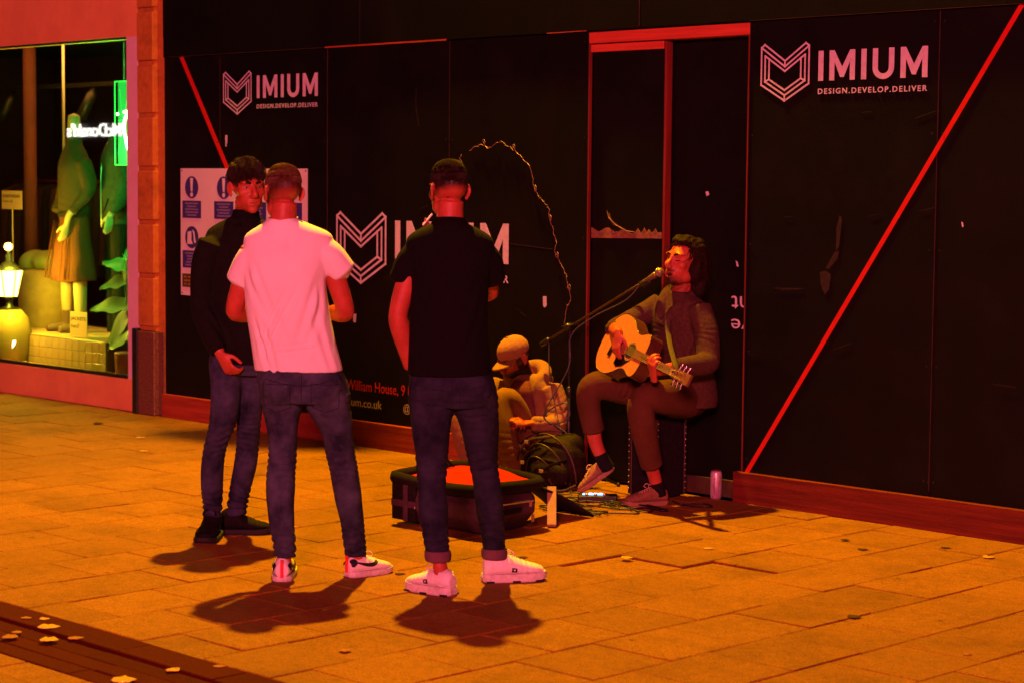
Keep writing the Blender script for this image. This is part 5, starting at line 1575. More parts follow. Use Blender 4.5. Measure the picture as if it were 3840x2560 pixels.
    cap.ell(hd.T((0, -.014, .052)), (.088 * hd.k, .108 * hd.k, .088 * hd.k), R3)
    me = cap.mesh('cap', .005, 2)
    co = get_co(me); Lc = hd.inv(co)
    low = Lc[:, 2] < .022
    Lc[low, 2] = .022
    ang = np.arctan2(Lc[:, 0], Lc[:, 1] + .014)
    seam = -.0018 * (np.abs(np.sin(ang * 3)) < .09) * (Lc[:, 2] > .03)
    Lc[:, :2] *= (1 + seam * 8)[:, None]
    set_co(me, np.array([hd.T(q) for q in Lc]))
    co_ = link('cap', me, M_cap, None)
    co_.matrix_world = p.matrix_basis
    tag(co_, 'tan baseball cap on the bowed head of the seated man', 'cap')
    V = []; F = []
    nu, nv = 12, 5
    for i in range(nu + 1):
        a = -1.15 + 2.3 * i / nu
        for j in range(nv + 1):
            t = j / nv
            r = .100 + .075 * t * (math.cos(a) ** .6)
            x = math.sin(a) * (.086 + .0 * t) * (1 + .05 * t); y = -.014 + math.cos(a) * .102 + .075 * t * max(0.05, math.cos(a)) ** .7
            z = .030 - .022 * t + .010 - .9 * x * x * 2.2
            V.append(tuple(hd.T((x, y, z))))
    for i in range(nu):
        for j in range(nv): F.append((i * (nv + 1) + j, (i + 1) * (nv + 1) + j, (i + 1) * (nv + 1) + j + 1, i * (nv + 1) + j + 1))
    br = mk('brim', V, F, M_cap, co_, True)
    m = br.modifiers.new('t', 'SOLIDIFY'); m.thickness = .004
    mk('cap_button', *ell_vf(hd.T((0, -.014, .140)), .008), M_cap, co_, True)
    return p
build_seated()
# ================================================================== THE BUSKER'S KIT
M_cloth_bk = fabric('black_nylon', (0.006, 0.004, 0.0045), (0.014, 0.009, 0.010), 30, .25, 300)
M_case_pl = fabric('plum_grey_case_fabric', (0.050, 0.022, 0.034), (0.080, 0.036, 0.054), 40, .3, 300)
M_lining = fabric('red_case_lining', (0.45, 0.012, 0.006), (0.30, 0.008, 0.005), 15, .15)
M_card = mat('pale_board', (0.34, 0.20, 0.09), .8, (0.26, 0.15, 0.07), 20)
M_silver = mat('brushed_metal', (0.55, 0.5, 0.45), .35, metal=.9)
M_rubber = mat('black_cable', (0.010, 0.010, 0.013), .45, spec=.4)
M_greycable = mat('grey_cable', (0.05, 0.045, 0.07), .5)

# ---- soft suitcase, lid thrown open, coins lining showing
def build_suitcase():
    x0, x1, y0, y1, h = -.43, .225, -1.95, -1.45, .240
    r = empty('suitcase', ((x0 + x1) / 2, (y0 + y1) / 2, 0))
    tag(r, 'open plum grey soft suitcase with red lining lying on the pavement', 'suitcase')
    ox, oy = (x0 + x1) / 2, (y0 + y1) / 2
    def P(o): o.location = (-ox, -oy, 0); return o
    bl = Blob()
    V, F = box_vf(x0, x1, y0, y1, .006, h, .085); bl.mb.add(V, F)
    me = bl.mesh('shell', .008, 6)
    co = get_co(me); ns = SNoise(8); no = get_no(me)
    set_co(me, co + no * (.006 * ns(co, 9) + .003 * ns(co, 25))[:, None])
    sh_ = P(link('shell', me, M_case_pl, r))
    # black rim sagging along the open top
    rim = [(x0 + .01, y0 + .02, h + .005), (-.1, y0 + .012, h - .012), (x1 - .03, y0 + .015, h - .004), (x1 - .01, y0 + .10, h + .0), (x1 - .012, y1 - .04, h - .002), (-.05, y1 - .02, h + .016), (x0 + .02, y1 - .02, h + .02), (x0 + .01, y0 + .1, h + .012), (x0 + .01, y0 + .02, h + .005)]
    P(mk('rim', *tube_vf(crom(np.array(rim), 4), [(.032, .030)] * (8 * 4 + 1), 10), M_cloth_bk, r, True))
    # red lining, a sagging sheet
    V = []; F = []; n = 14
    ns2 = SNoise(17)
    for i in range(n + 1):
        for j in range(n + 1):
            x = x0 + .03 + (x1 - x0 - .06) * i / n; y = y0 + .03 + (y1 - y0 - .06) * j / n
            e = min(i, n - i, j, n - j) / (n / 2)
            z = h + .006 - .012 * e + .012 * ns2(np.array([[x, y, 0]]), 16)[0] + .03 * (j / n) * (1 - abs(i / n - .5))
            V.append((x, y, z))
    for i in range(n):
        for j in range(n): F.append((i * (n + 1) + j, (i + 1) * (n + 1) + j, (i + 1) * (n + 1) + j + 1, i * (n + 1) + j + 1))
    o = P(mk('lining', V, F, M_lining, r, True)); m = o.modifiers.new('t', 'SOLIDIFY'); m.thickness = .004
    # end panel with crossed webbing, at the left
    V, F = box_vf(x0 - .006, x0 + .006, y0 + .05, y1 - .05, .03, h - .03, .004); P(mk('end_panel', V, F, M_cloth_bk, r))
    V, F = box_vf(x0 + .02, x0 + .20, y0 - .006, y0 + .01, .03, h - .02, .003); P(mk('side_pocket', V, F, M_cloth_bk, r))
    V, F = box_vf(x0 + .02, x0 + .21, y0 - .010, y0 - .0065, .10, .135, .001); P(mk('webbing', V, F, M_case_pl, r))
    V, F = box_vf(x0 + .115, x0 + .150, y0 - .0135, y0 - .0105, .028, h - .022, .001); P(mk('webbing', V, F, M_case_pl, r))
    # right side: carry handle, zip pull and tags
    P(mk('carry_handle', *tube_vf(crom(np.array([(x1 + .002, y0 + .10, .115), (x1 + .026, y0 + .13, .118), (x1 + .028, y0 + .27, .122), (x1 + .004, y0 + .31, .12)]), 5), [(.012, .006)] * 16, 8, True, 1, flat=(0, 0, 1)), M_cloth_bk, r, True))
    V, F = box_vf(x1 - .002, x1 + .006, y0 + .05, y1 - .10, .15, .158, .001); P(mk('zip', V, F, M_silver, r))
    V, F = box_vf(x1 + .002, x1 + .007, y1 - .13, y1 - .112, .125, .150, .001); P(mk('tag', V, F, M_card, r))
    V, F = box_vf(x1 + .002, x1 + .007, y1 - .115, y1 - .095, .045, .085, .001); P(mk('tag', V, F, M_card, r))
    V, F = box_vf(x0 + .20, x0 + .206, y0 - .012, y0 - .006, .10, .112, .001); P(mk('rivet', V, F, M_silver, r))
    mb = MB(); mb.tube([(x0 + .06, y1 - .1, h + .03), (x0 + .03, y1 - .14, h + .075), (x0 + .07, y1 - .2, h + .08), (x0 + .11, y1 - .22, h + .03)], .008, 8, True, 5)
    P(mb.build('strap_loop', M_cloth_bk, r, True))
    return r
build_suitcase()
# things on and beside it
pot = MB(); 
def lathe(prof, c, n=24):
    V = []; F = []
    for (r, z) in prof:
        for j in range(n):
            a = 2 * math.pi * j / n; V.append((c[0] + r * math.cos(a), c[1] + r * math.sin(a), c[2] + z))
    for i in range(len(prof) - 1):
        for j in range(n): F.append((i * n + j, i * n + (j + 1) % n, (i + 1) * n + (j + 1) % n, (i + 1) * n + j))
    F.append(tuple(range(n - 1, -1, -1))); F.append(tuple((len(prof) - 1) * n + j for j in range(n)))
    return V, F
o = mk('coin_tin', *lathe([(.030, 0), (.033, .004), (.033, .050), (.036, .054), (.036, .062), (.030, .066)], (-.42, -1.22, .055)), mat('dark_tin', (0.03, 0.025, 0.02), .35, metal=.6), None, True)
tag(o, 'small dark tin standing on a cardboard tray behind the suitcase', 'tin')
o = mk('cardboard_tray', *box_vf(-.52, -.28, -1.33, -1.12, .0, .055, .004), mat('brown_cardboard', (0.20, 0.07, 0.03), .85, (0.14, 0.05, 0.02), 20))
tag(o, 'low brown cardboard tray on the paving behind the suitcase', 'tray')
o = mk('pale_board', *box_vf(-.024, .024, -.010, .010, 0, .25, .002), M_card); o.location = (.245, -1.43, 0.012); o.rotation_euler = (-.80, 0, .78)
tag(o, 'narrow pale upright board leaning at the end of the suitcase', 'board')
V = []; F = []; n = 8
for i in range(n + 1):
    t = i / n
    for j in range(5):
        s_ = j / 4
        a = np.array((.14, -1.47, .215)) * (1 - t) + np.array((.165, -1.02, .012)) * t; b_ = np.array((-.02, -1.46, .22)) * (1 - t) + np.array((-.10, -1.05, .014)) * t
        q = a * (1 - s_) + b_ * s_; q[2] += .02 * math.sin(t * 3.1) + .008 * math.sin(s_ * 6 + t * 4) * (1 - t)
        V.append(tuple(q))
for i in range(n):
    for j in range(4): F.append((i * 5 + j, (i + 1) * 5 + j, (i + 1) * 5 + j + 1, i * 5 + j + 1))
o = mk('case_lid', V, F, M_cloth_bk, None, True); m = o.modifiers.new('t', 'SOLIDIFY'); m.thickness = .012
tag(o, 'black padded flap thrown back from suitcase onto the paving', 'flap')

# ---- black rucksack heaped beside the seated man
def build_bag():
    r = empty('rucksack', (-.74, -.36, 0))
    tag(r, 'black rucksack with buckled straps slumped beside the seated man', 'rucksack')
    b = Blob()
    b.ell((0, 0, .14), (.20, .14, .17)); b.ell((.03, -.10, .09), (.14, .08, .10)); b.ell((-.10, .02, .10), (.15, .12, .11)); b.ell((.06, .03, .24), (.10, .09, .08))
    me = b.mesh('bag', .008, 2); wrinkle(me, .012, 61, f=19)
    me2 = link('bag', me, mat('worn_black_nylon', (0.0045, 0.0018, 0.0012), .7, (0.016, 0.0062, 0.0035), 30, bump=.5, bscale=110, spec=.15), r)
    for k, (rx, rz, yy) in enumerate(((.205, .19, -.10), (.17, .155, -.15), (.115, .11, -.19))):
        pp_ = np.array([(rx * math.cos(t) - .01, yy + .05 * math.cos(t) ** 2, .025 + rz * 1.55 * math.sin(t) ** .9) for t in np.linspace(.05, math.pi - .05, 18)])
        mk('piping', *tube_vf(pp_, [.007, .006, .005][k], 6), mat('worn_piping', (0.055, 0.020, 0.009), .5, (0.02, .008, .004), 25), r, True)
    M_strap = mat('brown_webbing', (0.045, 0.016, 0.008), .7, (0.02, 0.008, 0.004), 30)
    straps = [[(-.16, -.14, .02), (-.17, -.17, .16), (-.10, -.16, .27), (.0, -.13, .30), (.06, -.08, .31)],
              [(-.06, -.17, .01), (-.10, -.20, .10), (-.07, -.19, .20), (.02, -.17, .245)],
              [(.10, -.18, .02), (.05, -.22, .09), (.12, -.20, .15), (.19, -.13, .19)],
              [(-.2, -.02, .08), (-.22, -.10, .15), (-.18, -.14, .24), (-.08, -.10, .32), (.05, .0, .33)],
              [(.05, -.2, .012), (.15, -.26, .03), (.24, -.22, .02), (.28, -.14, .05)]]
    for k, s_ in enumerate(straps):
        pp_ = crom(np.array(s_), 6)
        st = mk('strap', *tube_vf(pp_, [(.009, .003)] * len(pp_), 8, True, 1), M_strap if k in (0, 4) else M_cloth_bk, r, True)
        q = pp_[len(pp_) // 2]
        V, F = box_vf(-.014, .014, -.006, .006, -.010, .010, .002)
        mk('buckle', [(v[0] + q[0], v[1] + q[1] - .006, v[2] + q[2]) for v in V], F, M_silver, st)
    for (x, y, z, rz) in ((-.09, -.19, .06, .4), (.0, -.18, .16, -.3), (.13, -.2, .06, .8), (-.13, -.16, .22, .2)):
        V, F = box_vf(-.022, .022, -.004, .004, -.008, .008, .002)
        o = mk('patch_pocket_tab', V, F, M_strap, r); o.location = (x, y, z); o.rotation_euler = (0, rz, 0)
    return r
build_bag()

# ---- microphone stand
def build_mic():
    bx_, by_ = -.754, -.257
    r = empty('microphone_stand', (bx_, by_, 0))
    tag(r, 'black boom microphone stand reaching to the singer\'s mouth', 'mic stand')
    def P(o): o.location = (-bx_, -by_, 0); return o
    top = np.array((bx_, by_, .935)); mic = np.array((.038, -.372, 1.288))
    d = mic - top; d /= np.linalg.norm(d)
    P(mk('pole', *tube_vf([(bx_, by_, .05), (bx_, by_, .55)], .011, 12), M_blackmetal, r, True))
    P(mk('upper_pole', *tube_vf([(bx_, by_, .54), (bx_, by_, .93)], .008, 12), M_blackmetal, r, True))
    P(mk('height_clutch', *tube_vf([(bx_, by_, .52), (bx_, by_, .58)], .016, 12), M_blackmetal, r, True))
    for a in (0.6, 2.7, 4.8):
        l = P(mk('leg', *tube_vf([(bx_, by_, .14), (bx_ + .30 * math.cos(a), by_ + min(.30 * math.sin(a), .22), .012)], .008, 8), M_blackmetal, r, True))
        mk('rubber_foot', *ell_vf((bx_ + .30 * math.cos(a), by_ + min(.30 * math.sin(a), .22), .012), .013), M_blackmetal, l, True)
    P(mk('boom', *tube_vf([top - d * .26, mic - d * .155], .0075, 10), mat('boom_satin', (0.10, 0.055, 0.02), .35, metal=.7), r, True))
    P(mk('counterweight', *tube_vf([top - d * .30, top - d * .22], .016, 12), M_blackmetal, r, True))
    cl = P(mk('boom_clutch', *tube_vf([top - np.array((0, .03, 0)), top + np.array((0, .03, 0))], .022, 14), M_blackmetal, r, True))
    mk('wing_bolt', *tube_vf([top + np.array((-.03, -.035, .0)), top + np.array((.04, -.035, .012))], .006, 8), M_blackmetal, cl, True)
    P(mk('mic_clip', *tube_vf([mic - d * .17 + np.array((0, 0, -.016)), mic - d * .085 + np.array((0, 0, -.016))], .016, 12), M_blackmetal, r, True))
    m = empty('microphone', tuple(mic))
    tag(m, 'vocal microphone with pale mesh head at the singer\'s lips', 'microphone')
    def Q(o): o.location = tuple(-mic); return o
    Q(mk('handle', *tube_vf([mic - d * .175, mic - d * .10, mic - d * .035], [.011, .0135, .018], 14), mat('mic_body', (0.18, 0.11, 0.035), .4, metal=.5), m, True))
    Q(mk('grille', *ell_vf(mic, .026, None, 18, 12), mat('mic_mesh', (0.35, 0.26, 0.15), .45, (0.12, 0.08, 0.05), 260, metal=.6, lo=.45, hi=.55), m, True))
    Q(mk('grille_band', *tube_vf([mic - d * .006, mic + d * .002], .0268, 18), M_silver, m, True))
    return top, mic, d
top, mic, bd_ = build_mic()

# ---- cables
def cable(name, pts, r, mt, label, sub=6):
    o = mk(name, *tube_vf(crom(np.array(pts, float), sub), r, 6), mt, None, True)
    tag(o, label, 'cable'); return o
cable('microphone_cable', [mic - bd_ * .17, mic - bd_ * .3 + np.array((0, -.02, -.05)), top + bd_ * .25 + np.array((0, -.01, -.03)), top + np.array((.03, -.02, -.05)), (-.72, -.30, .70), (-.86, -.36, .42), (-.80, -.34, .36), (-.68, -.33, .42), (-.70, -.36, .50), (-.84, -.38, .40), (-.72, -.30, .30), (-.68, -.34, .12), (-.55, -.45, .02), (-.40, -.60, .01)], .0042, M_greycable, 'grey cable looping down the microphone stand to the ground')
cable('thin_lead', [top - bd_ * .22, (-.9, -.27, .62), (-.80, -.29, .35), (-.74, -.31, .2), (-.66, -.36, .02), (-.5, -.5, .008)], .003, M_greycable, 'thin slack lead hanging from the back of the boom')
crng = random.Random(5)
for k, lab in enumerate(('black cable coil nearest the suitcase flap', 'black cable tangle in front of the glowing pedal', 'black lead looping under the singer\'s front shoe', 'black cable snaking from pedal towards the rucksack', 'outermost black cable loop on the lit paving')):
    c = [(-.05, -.98), (-.14, -.72), (.10, -.62), (-.42, -.62), (.02, -.82)][k]
    pts = []
    a0 = crng.uniform(0, 6)
    for i in range(26 if k != 4 else 16):
        a = a0 + i * .55
        rr = (.13 + .05 * math.sin(i * 1.3 + k)) * (1.15 if k == 4 else 1)
        pts.append((c[0] + rr * 1.25 * math.cos(a) + crng.gauss(0, .016) + .02 * math.sin(i * .37), c[1] + rr * .62 * math.sin(a) + crng.gauss(0, .016), .006 + .010 * abs(math.sin(i * .9 + k)) * (k != 4)))
    cable('loose_cable', pts, .0042, M_rubber, lab)
cable('stray_lead', [(.08, -.28, .006), (.20, -.36, .006), (.34, -.34, .006), (.37, -.28, .006), (.28, -.24, .006), (.20, -.33, .006)], .0035, M_rubber, 'thin black lead curling out right of the flight case')

# ---- effects pedal with lit screen
ped = empty('effects_pedal', (-.20, -.60, 0), .72)
tag(ped, 'small effects pedal with glowing blue white screen among the cables', 'pedal')
mk('pedal_body', *box_vf(-.11, .11, -.05, .05, .008, .040, .006), M_blackmetal, ped)
mk('screen', *box_vf(-.085, .035, -.018, .018, .0402, .0430, .001), emis('screen_glow', (0.12, 0.40, 1.0), 6.0), ped)
for i in range(3): mk('footswitch', *lathe([(.010, 0), (.010, .008), (.006, .011)], (-.06 + .05 * i, -.036, .040), 12), M_silver, ped, True)
for i in range(3): mk('key_light', *box_vf(-.05 + .028 * i, -.032 + .028 * i, .028, .040, .0402, .0425, .001), emis('key_glow', (1.0, .9, 1.0), 4.0), ped)

# ---- flight case used as a seat
fc = empty('flight_case', (-.10, -.205, 0))
tag(fc, 'black upright flight case with riveted metal edging under the singer', 'flight case')
X0, X1, Y0, Y1, ZH = -.10, .10, -.125, .125, .47
mk('case_box', *box_vf(X0, X1, Y0, Y1, .012, ZH, .003), M_cloth_bk, fc)
M_edge = mat('dull_alloy_edging', (0.045, 0.03, 0.018), .4, (0.09, 0.06, 0.03), 60, metal=.7)
for (x, y) in ((X0, Y0), (X1, Y0), (X1, Y1)):
    sx = 1 if x > 0 else -1; sy = 1 if y > 0 else -1
    e = mk('edge_strip', *box_vf(x - .012 if sx < 0 else x - .014, x + .014 if sx < 0 else x + .004, y - .004 if sy < 0 else y - .014, y + .014 if sy < 0 else y + .004, .02, ZH - .01, .002), M_edge, fc)
    for i in range(12):
        z = .05 + i * .035
        mk('rivet', *ell_vf((x + sx * .005, y - sy * .006 if sx > 0 else y - .004, z), .0045, None, 8, 5), M_silver, e, True)
mk('top_pad', *box_vf(X0 - .004, X1 + .004, Y0 - .004, Y1 + .004, ZH + .001, ZH + .02, .006), M_cloth_bk, fc)

# ---- drinks can by the skirting
can = empty('drinks_can', (.179, -.02, 0))
tag(can, 'tall pale drinks can standing in the doorway corner', 'can')
M_can = mat('printed_can', (0.62, 0.50, 0.52), .32, (0.42, 0.22, 0.30), 26, metal=.35, stretch=(1, 1, .4), lo=.45, hi=.6)
mk('can_body', *lathe([(.026, 0), (.030, .006), (.033, .016), (.033, .140), (.030, .152), (.0265, .160)], (0, 0, 0), 28), M_can, can, True)
mk('can_lid', *lathe([(.0262, .1602), (.0268, .1640), (.0240, .1640), (.0235, .1605)], (0, 0, 0), 28), mat('red_can_lid', (0.35, .06, .05), .3, metal=.7), can, True)
V = []; F = []
for i in range(7):
    z0 = .035 + i * .013
    for j, th in enumerate((-1.25, -1.08)):
        V += [(.0337 * math.cos(th), .0337 * math.sin(th), z0), (.0337 * math.cos(th), .0337 * math.sin(th), z0 + .009)]
    F.append((i * 4, i * 4 + 2, i * 4 + 3, i * 4 + 1))
o = mk('can_marks', V, F, mat('can_print', (0.16, 0.02, 0.06), .4), can); o['kind'] = 'stuff'

# ---- litter
M_leaf = [mat('fallen_leaf_yellow', (0.52, 0.27, 0.07), .7, (0.40, 0.17, 0.05), 40), mat('fallen_leaf_brown', (0.30, 0.09, 0.035), .8, (0.2, 0.06, 0.025), 40), mat('fallen_leaf_dark', (0.030, 0.006, 0.003), .9)]
lr = random.Random(3)
def leaf(x, y, size, mt, label, z=.0035, rz=None, flat=False):
    n = 9; V = []; F = []
    k = lr.uniform(.35, .6); cu = lr.uniform(.08, .25) * (0.25 if flat else 1)
    for i in range(n + 1):
        t = i / n
        w = size * k * (math.sin(math.pi * t ** .8) ** .8) * (1 + .10 * math.sin(t * 13 + x * 9)) + .0005
        zz = z + cu * size * ((t - .5) ** 2) * .9 - .0005
        V += [((t - .5) * size, -w, zz + cu * w * lr.uniform(.3, .9)), ((t - .5) * size, 0, zz), ((t - .5) * size, w, zz + cu * w * lr.uniform(.3, .9))]
    for i in range(n):
        for j in range(2): F.append((i * 3 + j, i * 3 + 3 + j, i * 3 + 4 + j, i * 3 + 1 + j))
    o = mk('fallen_leaf', V, F, mt, None, True)
    m = o.modifiers.new('t', 'SOLIDIFY'); m.thickness = .0008
    o.location = (x, y, 0); o.rotation_euler = (0, 0, rz if rz is not None else lr.uniform(0, 6.28))
    tag(o, label, 'leaf', 'fallen leaves and scraps on the paving')
for (x, y, s_, mi, lab, rz) in (
    (.342, -4.595, .09, 1, 'small orange leaf on the drain, left of the big pale leaf', .3),
    (.409, -4.552, .08, 0, 'curled pale leaf just behind the biggest leaf on the drain', .9),
    (.553, -4.622, .17, 0, 'biggest pale yellow leaf lying on the drainage channel', .75),
    (.756, -4.748, .14, 0, 'yellow leaf in the middle of the drain slots', .6),
    (.792, -4.652, .12, 1, 'orange leaf right of the yellow one on the drain', .9),
    (.605, -4.827, .12, 1, 'orange brown leaf nearest the left edge of the drain', .5),
    (.546, -4.762, .08, 1, 'little orange scrap leaf between drain slots at far left', .2),
    (1.484, -4.899, .17, 0, 'ragged yellow leaf at the bottom edge of the picture', .8),
    (1.474, -4.679, .10, 0, 'thin pale leaf stem shaped scrap on the drain kerb', .0),
    (1.54, -4.521, .09, 1, 'crumpled orange leaf on the drain\'s far margin', .7),
    (1.498, -.60, .10, 2, 'dark dead leaf near the right skirting board', .3),
    (1.714, -.752, .11, 2, 'flat dark leaf scrap just in front of the skirting leaf', .75),
    (1.963, -.408, .11, 2, 'dark curled leaf close under the right skirting', .5),
    (2.246, -.471, .11, 0, 'pale leaf with dark shadow near the right picture edge', .7),
    (2.615, -2.08, .12, 2, 'dark spidery leaf lying across a paving joint', .6),
    (3.309, -2.317, .07, 1, 'small red brown leaf at lower right of the paving', 1.9),
    (1.082, -1.78, .11, 0, 'pale leaf at the corner of the sunken slab', .8),
    (1.186, -1.293, .10, 0, 'pale folded leaf on the joint behind the sunken slab', .75),
    (.746, -2.144, .10, 2, 'dark twig like leaf just beyond the white trainer toe', .7),
    (-5.473, -.36, .12, 1, 'small red leaf in front of the shop window', .2),
    (-5.107, -.655, .16, 2, 'long dark leaf on the paving before the pilaster', .6),
    (-4.227, -.893, .14, 0, 'two pale scraps at the edge of the left shadow', .4),
    (-3.628, -1.28, .11, 0, 'pale scrap left of the jacketed man\'s knees', .6),
    (.66, -2.85, .10, 2, 'dark leaf between the two men\'s white shoes', .8),
    (1.66, -4.02, .10, 1, 'reddish leaf scrap below the black polo man\'s shadow', .8)):
    leaf(x, y, s_ * (.5 if mi == 2 else .54), M_leaf[mi], lab, rz=rz + .2)

# ================================================================== LAMP, ADDED HOUSING, SHADOW BLOCKER
bbd = empty('light_housing', (16.6, -21.0, 0.0))  # invented housing, added only to give the pink light a fitting
tag(bbd, 'housing on two posts added behind the red light across the street', 'light housing')
_d = (Vector((-0.6, -1.5, 1.2)) - Vector((16.6, -21.0, 7.4))).normalized()
_q = _d.to_track_quat('-Z', 'Y').to_matrix().to_4x4()
V, F = box_vf(-1.75, 1.75, -1.15, 1.15, .06, .26, .02)
mk('housing_box', [tuple(_q @ Vector(v) + Vector((0, 0, 7.4))) for v in V], F, M_blackmetal, bbd)
for s_ in (-1, 1):
    q_ = _q @ Vector((s_ * 1.3, 0, .30))
    mk('post', *tube_vf([(q_.x, q_.y, 0), (q_.x, q_.y, 7.2)], .12, 12), M_blackmetal, bbd, True)
lamp = empty('wall_lantern', (-2.5, 0.05, 8.6))
tag(lamp, 'amber street lantern on a wall bracket high above the hoarding', 'lamp')
mk('bracket', *tube_vf(crom(np.array([(0, 0, .2), (0, -.18, .55), (0, -.32, .62)]), 5), .025, 10), M_blackmetal, lamp, True)
mk('canopy', *lathe([(.03, .62), (.20, .56), (.22, .54)], (0, -.35, 0), 20), M_blackmetal, lamp, True)
bs_ = empty('shadow_blocker', (-2.91, -0.002, 5.4))  # unseen board, outline shaped to throw the shadow at the wall foot
tag(bs_, 'narrow banner board added to cast the shadow by the hoarding', 'blocker')
MB().prism([(-.31, -.45), (-.235, -.50), (.123, -.478), (.32, -.316), (.386, -.294), (.30, -.19), (-.02, -.16), (-.25, -.25)], 'z', .35, .40).build('blocker_board', M_black, bs_)
mk('bracket_arm', *box_vf(-.02, .02, -.48, .0, .405, .43, .003), M_blackmetal, bs_)
# ================================================================== INSIDE THE SHOP WINDOW
M_tile = mat('cream_wall_tile', (0.50, 0.30, 0.16), .35, (0.42, 0.24, 0.12), 12, objrand=.08)
M_grout = mat('tile_grout', (0.10, 0.055, 0.03), .9)
# tiled display plinth: top and front tiles
tp = empty('display_platform', (-7.2, .3, .2))
tag(tp, 'low cream tiled platform carrying the window mannequins', 'platform')
mk('platform_core', *box_vf(-1.9, .77, .006, .90, .0, .262), M_grout, tp)
for i in range(27):
    for j in range(3):
        x = -1.9 + i * .0985
        if x > .72: continue
        V, F = box_vf(0, .094, 0, .006, 0, .082, .0015)
        o = mk('tile', V, F, M_tile, tp) if (i, j) == (0, 0) else None
        if o is None:
            o = bpy.data.objects.new('tile', tile_me); COL.objects.link(o); o.parent = tp
        else: tile_me = o.data
        o.location = (x, 0, .003 + j * .0865)
for i in range(9):
    V, F = box_vf(0, .29, 0, .29, 0, .006, .002)
    for j in range(3):
        o = mk('top_slab', V, F, M_tile, tp); o.location = (-1.9 + i * .297, .002 + j * .297, .2625)

# mannequins
M_manq = mat('mannequin_cream', (0.40, 0.27, 0.15), .5)
M_knit = fabric('olive_knit', (0.065, 0.040, 0.02), (0.045, 0.028, 0.015), 60, .4, 250)
M_skirt = fabric('rust_wool_skirt', (0.16, 0.045, 0.02), (0.12, 0.033, 0.015), 50, .3)
M_boot = mat('brown_boot', (0.12, 0.05, 0.025), .5)
M_gjack = fabric('dark_bomber_jacket', (0.045, 0.06, 0.04), (0.03, 0.04, 0.026), 20, .25)
M_trous = fabric('black_trousers', (0.010, 0.010, 0.008), (0.016, 0.015, 0.012), 20, .2)
def mannequin_a():
    r = empty('mannequin', (-7.50, .70, .47), -.1)
    tag(r, 'headless mannequin in olive jumper and rust skirt behind the glass', 'mannequin')
    b = Blob().loft([(.30, .10, 0, .045, .05), (.46, .10, 0, .05, .055)]).loft([(.30, -.13, 0, .045, .05), (.46, -.13, 0, .05, .055)])
    b = Blob()
    for x in (-.14, .09):
        b.tube([(x, 0, .12), (x, 0, .30), (x + .005, 0, .55)], [.042, .058, .062], 14, 3)
    b.tube([(.0, 0, 1.55), (.0, 0, 1.76), (0, 0, 1.84)], [.06, .056, .05], 14, 3)
    b.loft([(.5, -.02, 0, .14, .09), (1.0, -.02, 0, .14, .1), (1.45, 0, 0, .15, .09), (1.58, 0, 0, .07, .06)])
    b.tube([(.17, 0, 1.45), (.23, .02, 1.2), (.16, -.12, 1.02), (.13, -.14, .92)], [.045, .04, .03, .025], 12, 3)
    hand(b, (.13, -.14, .92), (-.2, -.2, -1), (-1, 0, 0), (0, -1, 0), .3)
    link('figure', b.mesh('figure', .008, 3), M_manq, r)
    me = Blob().loft([(.44, -.03, 0, .245, .17), (.52, -.03, 0, .24, .168), (.80, -.02, 0, .185, .135), (1.04, 0, 0, .140, .11)]).mesh('skirt', .009, 3)
    wrinkle(me, .012, 3, f=9); link('skirt', me, M_skirt, r)
    b = Blob().loft([(.98, 0, 0, .16, .125), (1.2, 0, 0, .165, .125), (1.4, 0, 0, .175, .12), (1.52, 0, 0, .14, .09), (1.60, 0, 0, .065, .062), (1.68, 0, 0, .062, .06)])
    b.tube([(.16, 0, 1.45), (.23, .02, 1.22), (.17, -.11, 1.03)], [.066, .06, .045], 14, 3)
    b.tube([(-.16, 0, 1.45), (-.23, .02, 1.22), (-.2, -.08, 1.03)], [.066, .06, .045], 14, 3)
    me = b.mesh('jumper', .009, 3); wrinkle(me, .010, 5, f=11, rings=[(1.05, .12, .010, .05)]); link('jumper', me, M_knit, r)
    for zz, rr in ((.985, .168), (1.0, .170), (1.015, .170)):
        mk('rib_band', *tube_vf([(rr * math.cos(t), .78 * rr * math.sin(t), zz) for t in np.linspace(0, 2 * math.pi, 25)], .004, 5), M_knit, r, True)
    for k in range(7):
        xx = -.15 + .05 * k
        mk('pleat', *tube_vf([(xx * 1.0, -.118 + .2 * xx * xx, .95), (xx * 1.45 - .03, -.172 + .5 * xx * xx, .46)], [.003, .008], 6), M_skirt, r, True)
    for x in (-.14, .09):
        b = Blob().tube([(x, 0, .26), (x, 0, .10), (x, .0, .04)], [.05, .046, .045], 12, 2)
        b.tube([(x, .05, .035), (x - .03, -.08, .035), (x - .05, -.17, .028)], [.042, .042, .032], 12, 3)
        me = b.mesh('boot', .007, 2); link('boot', me, M_boot, r)
mannequin_a()
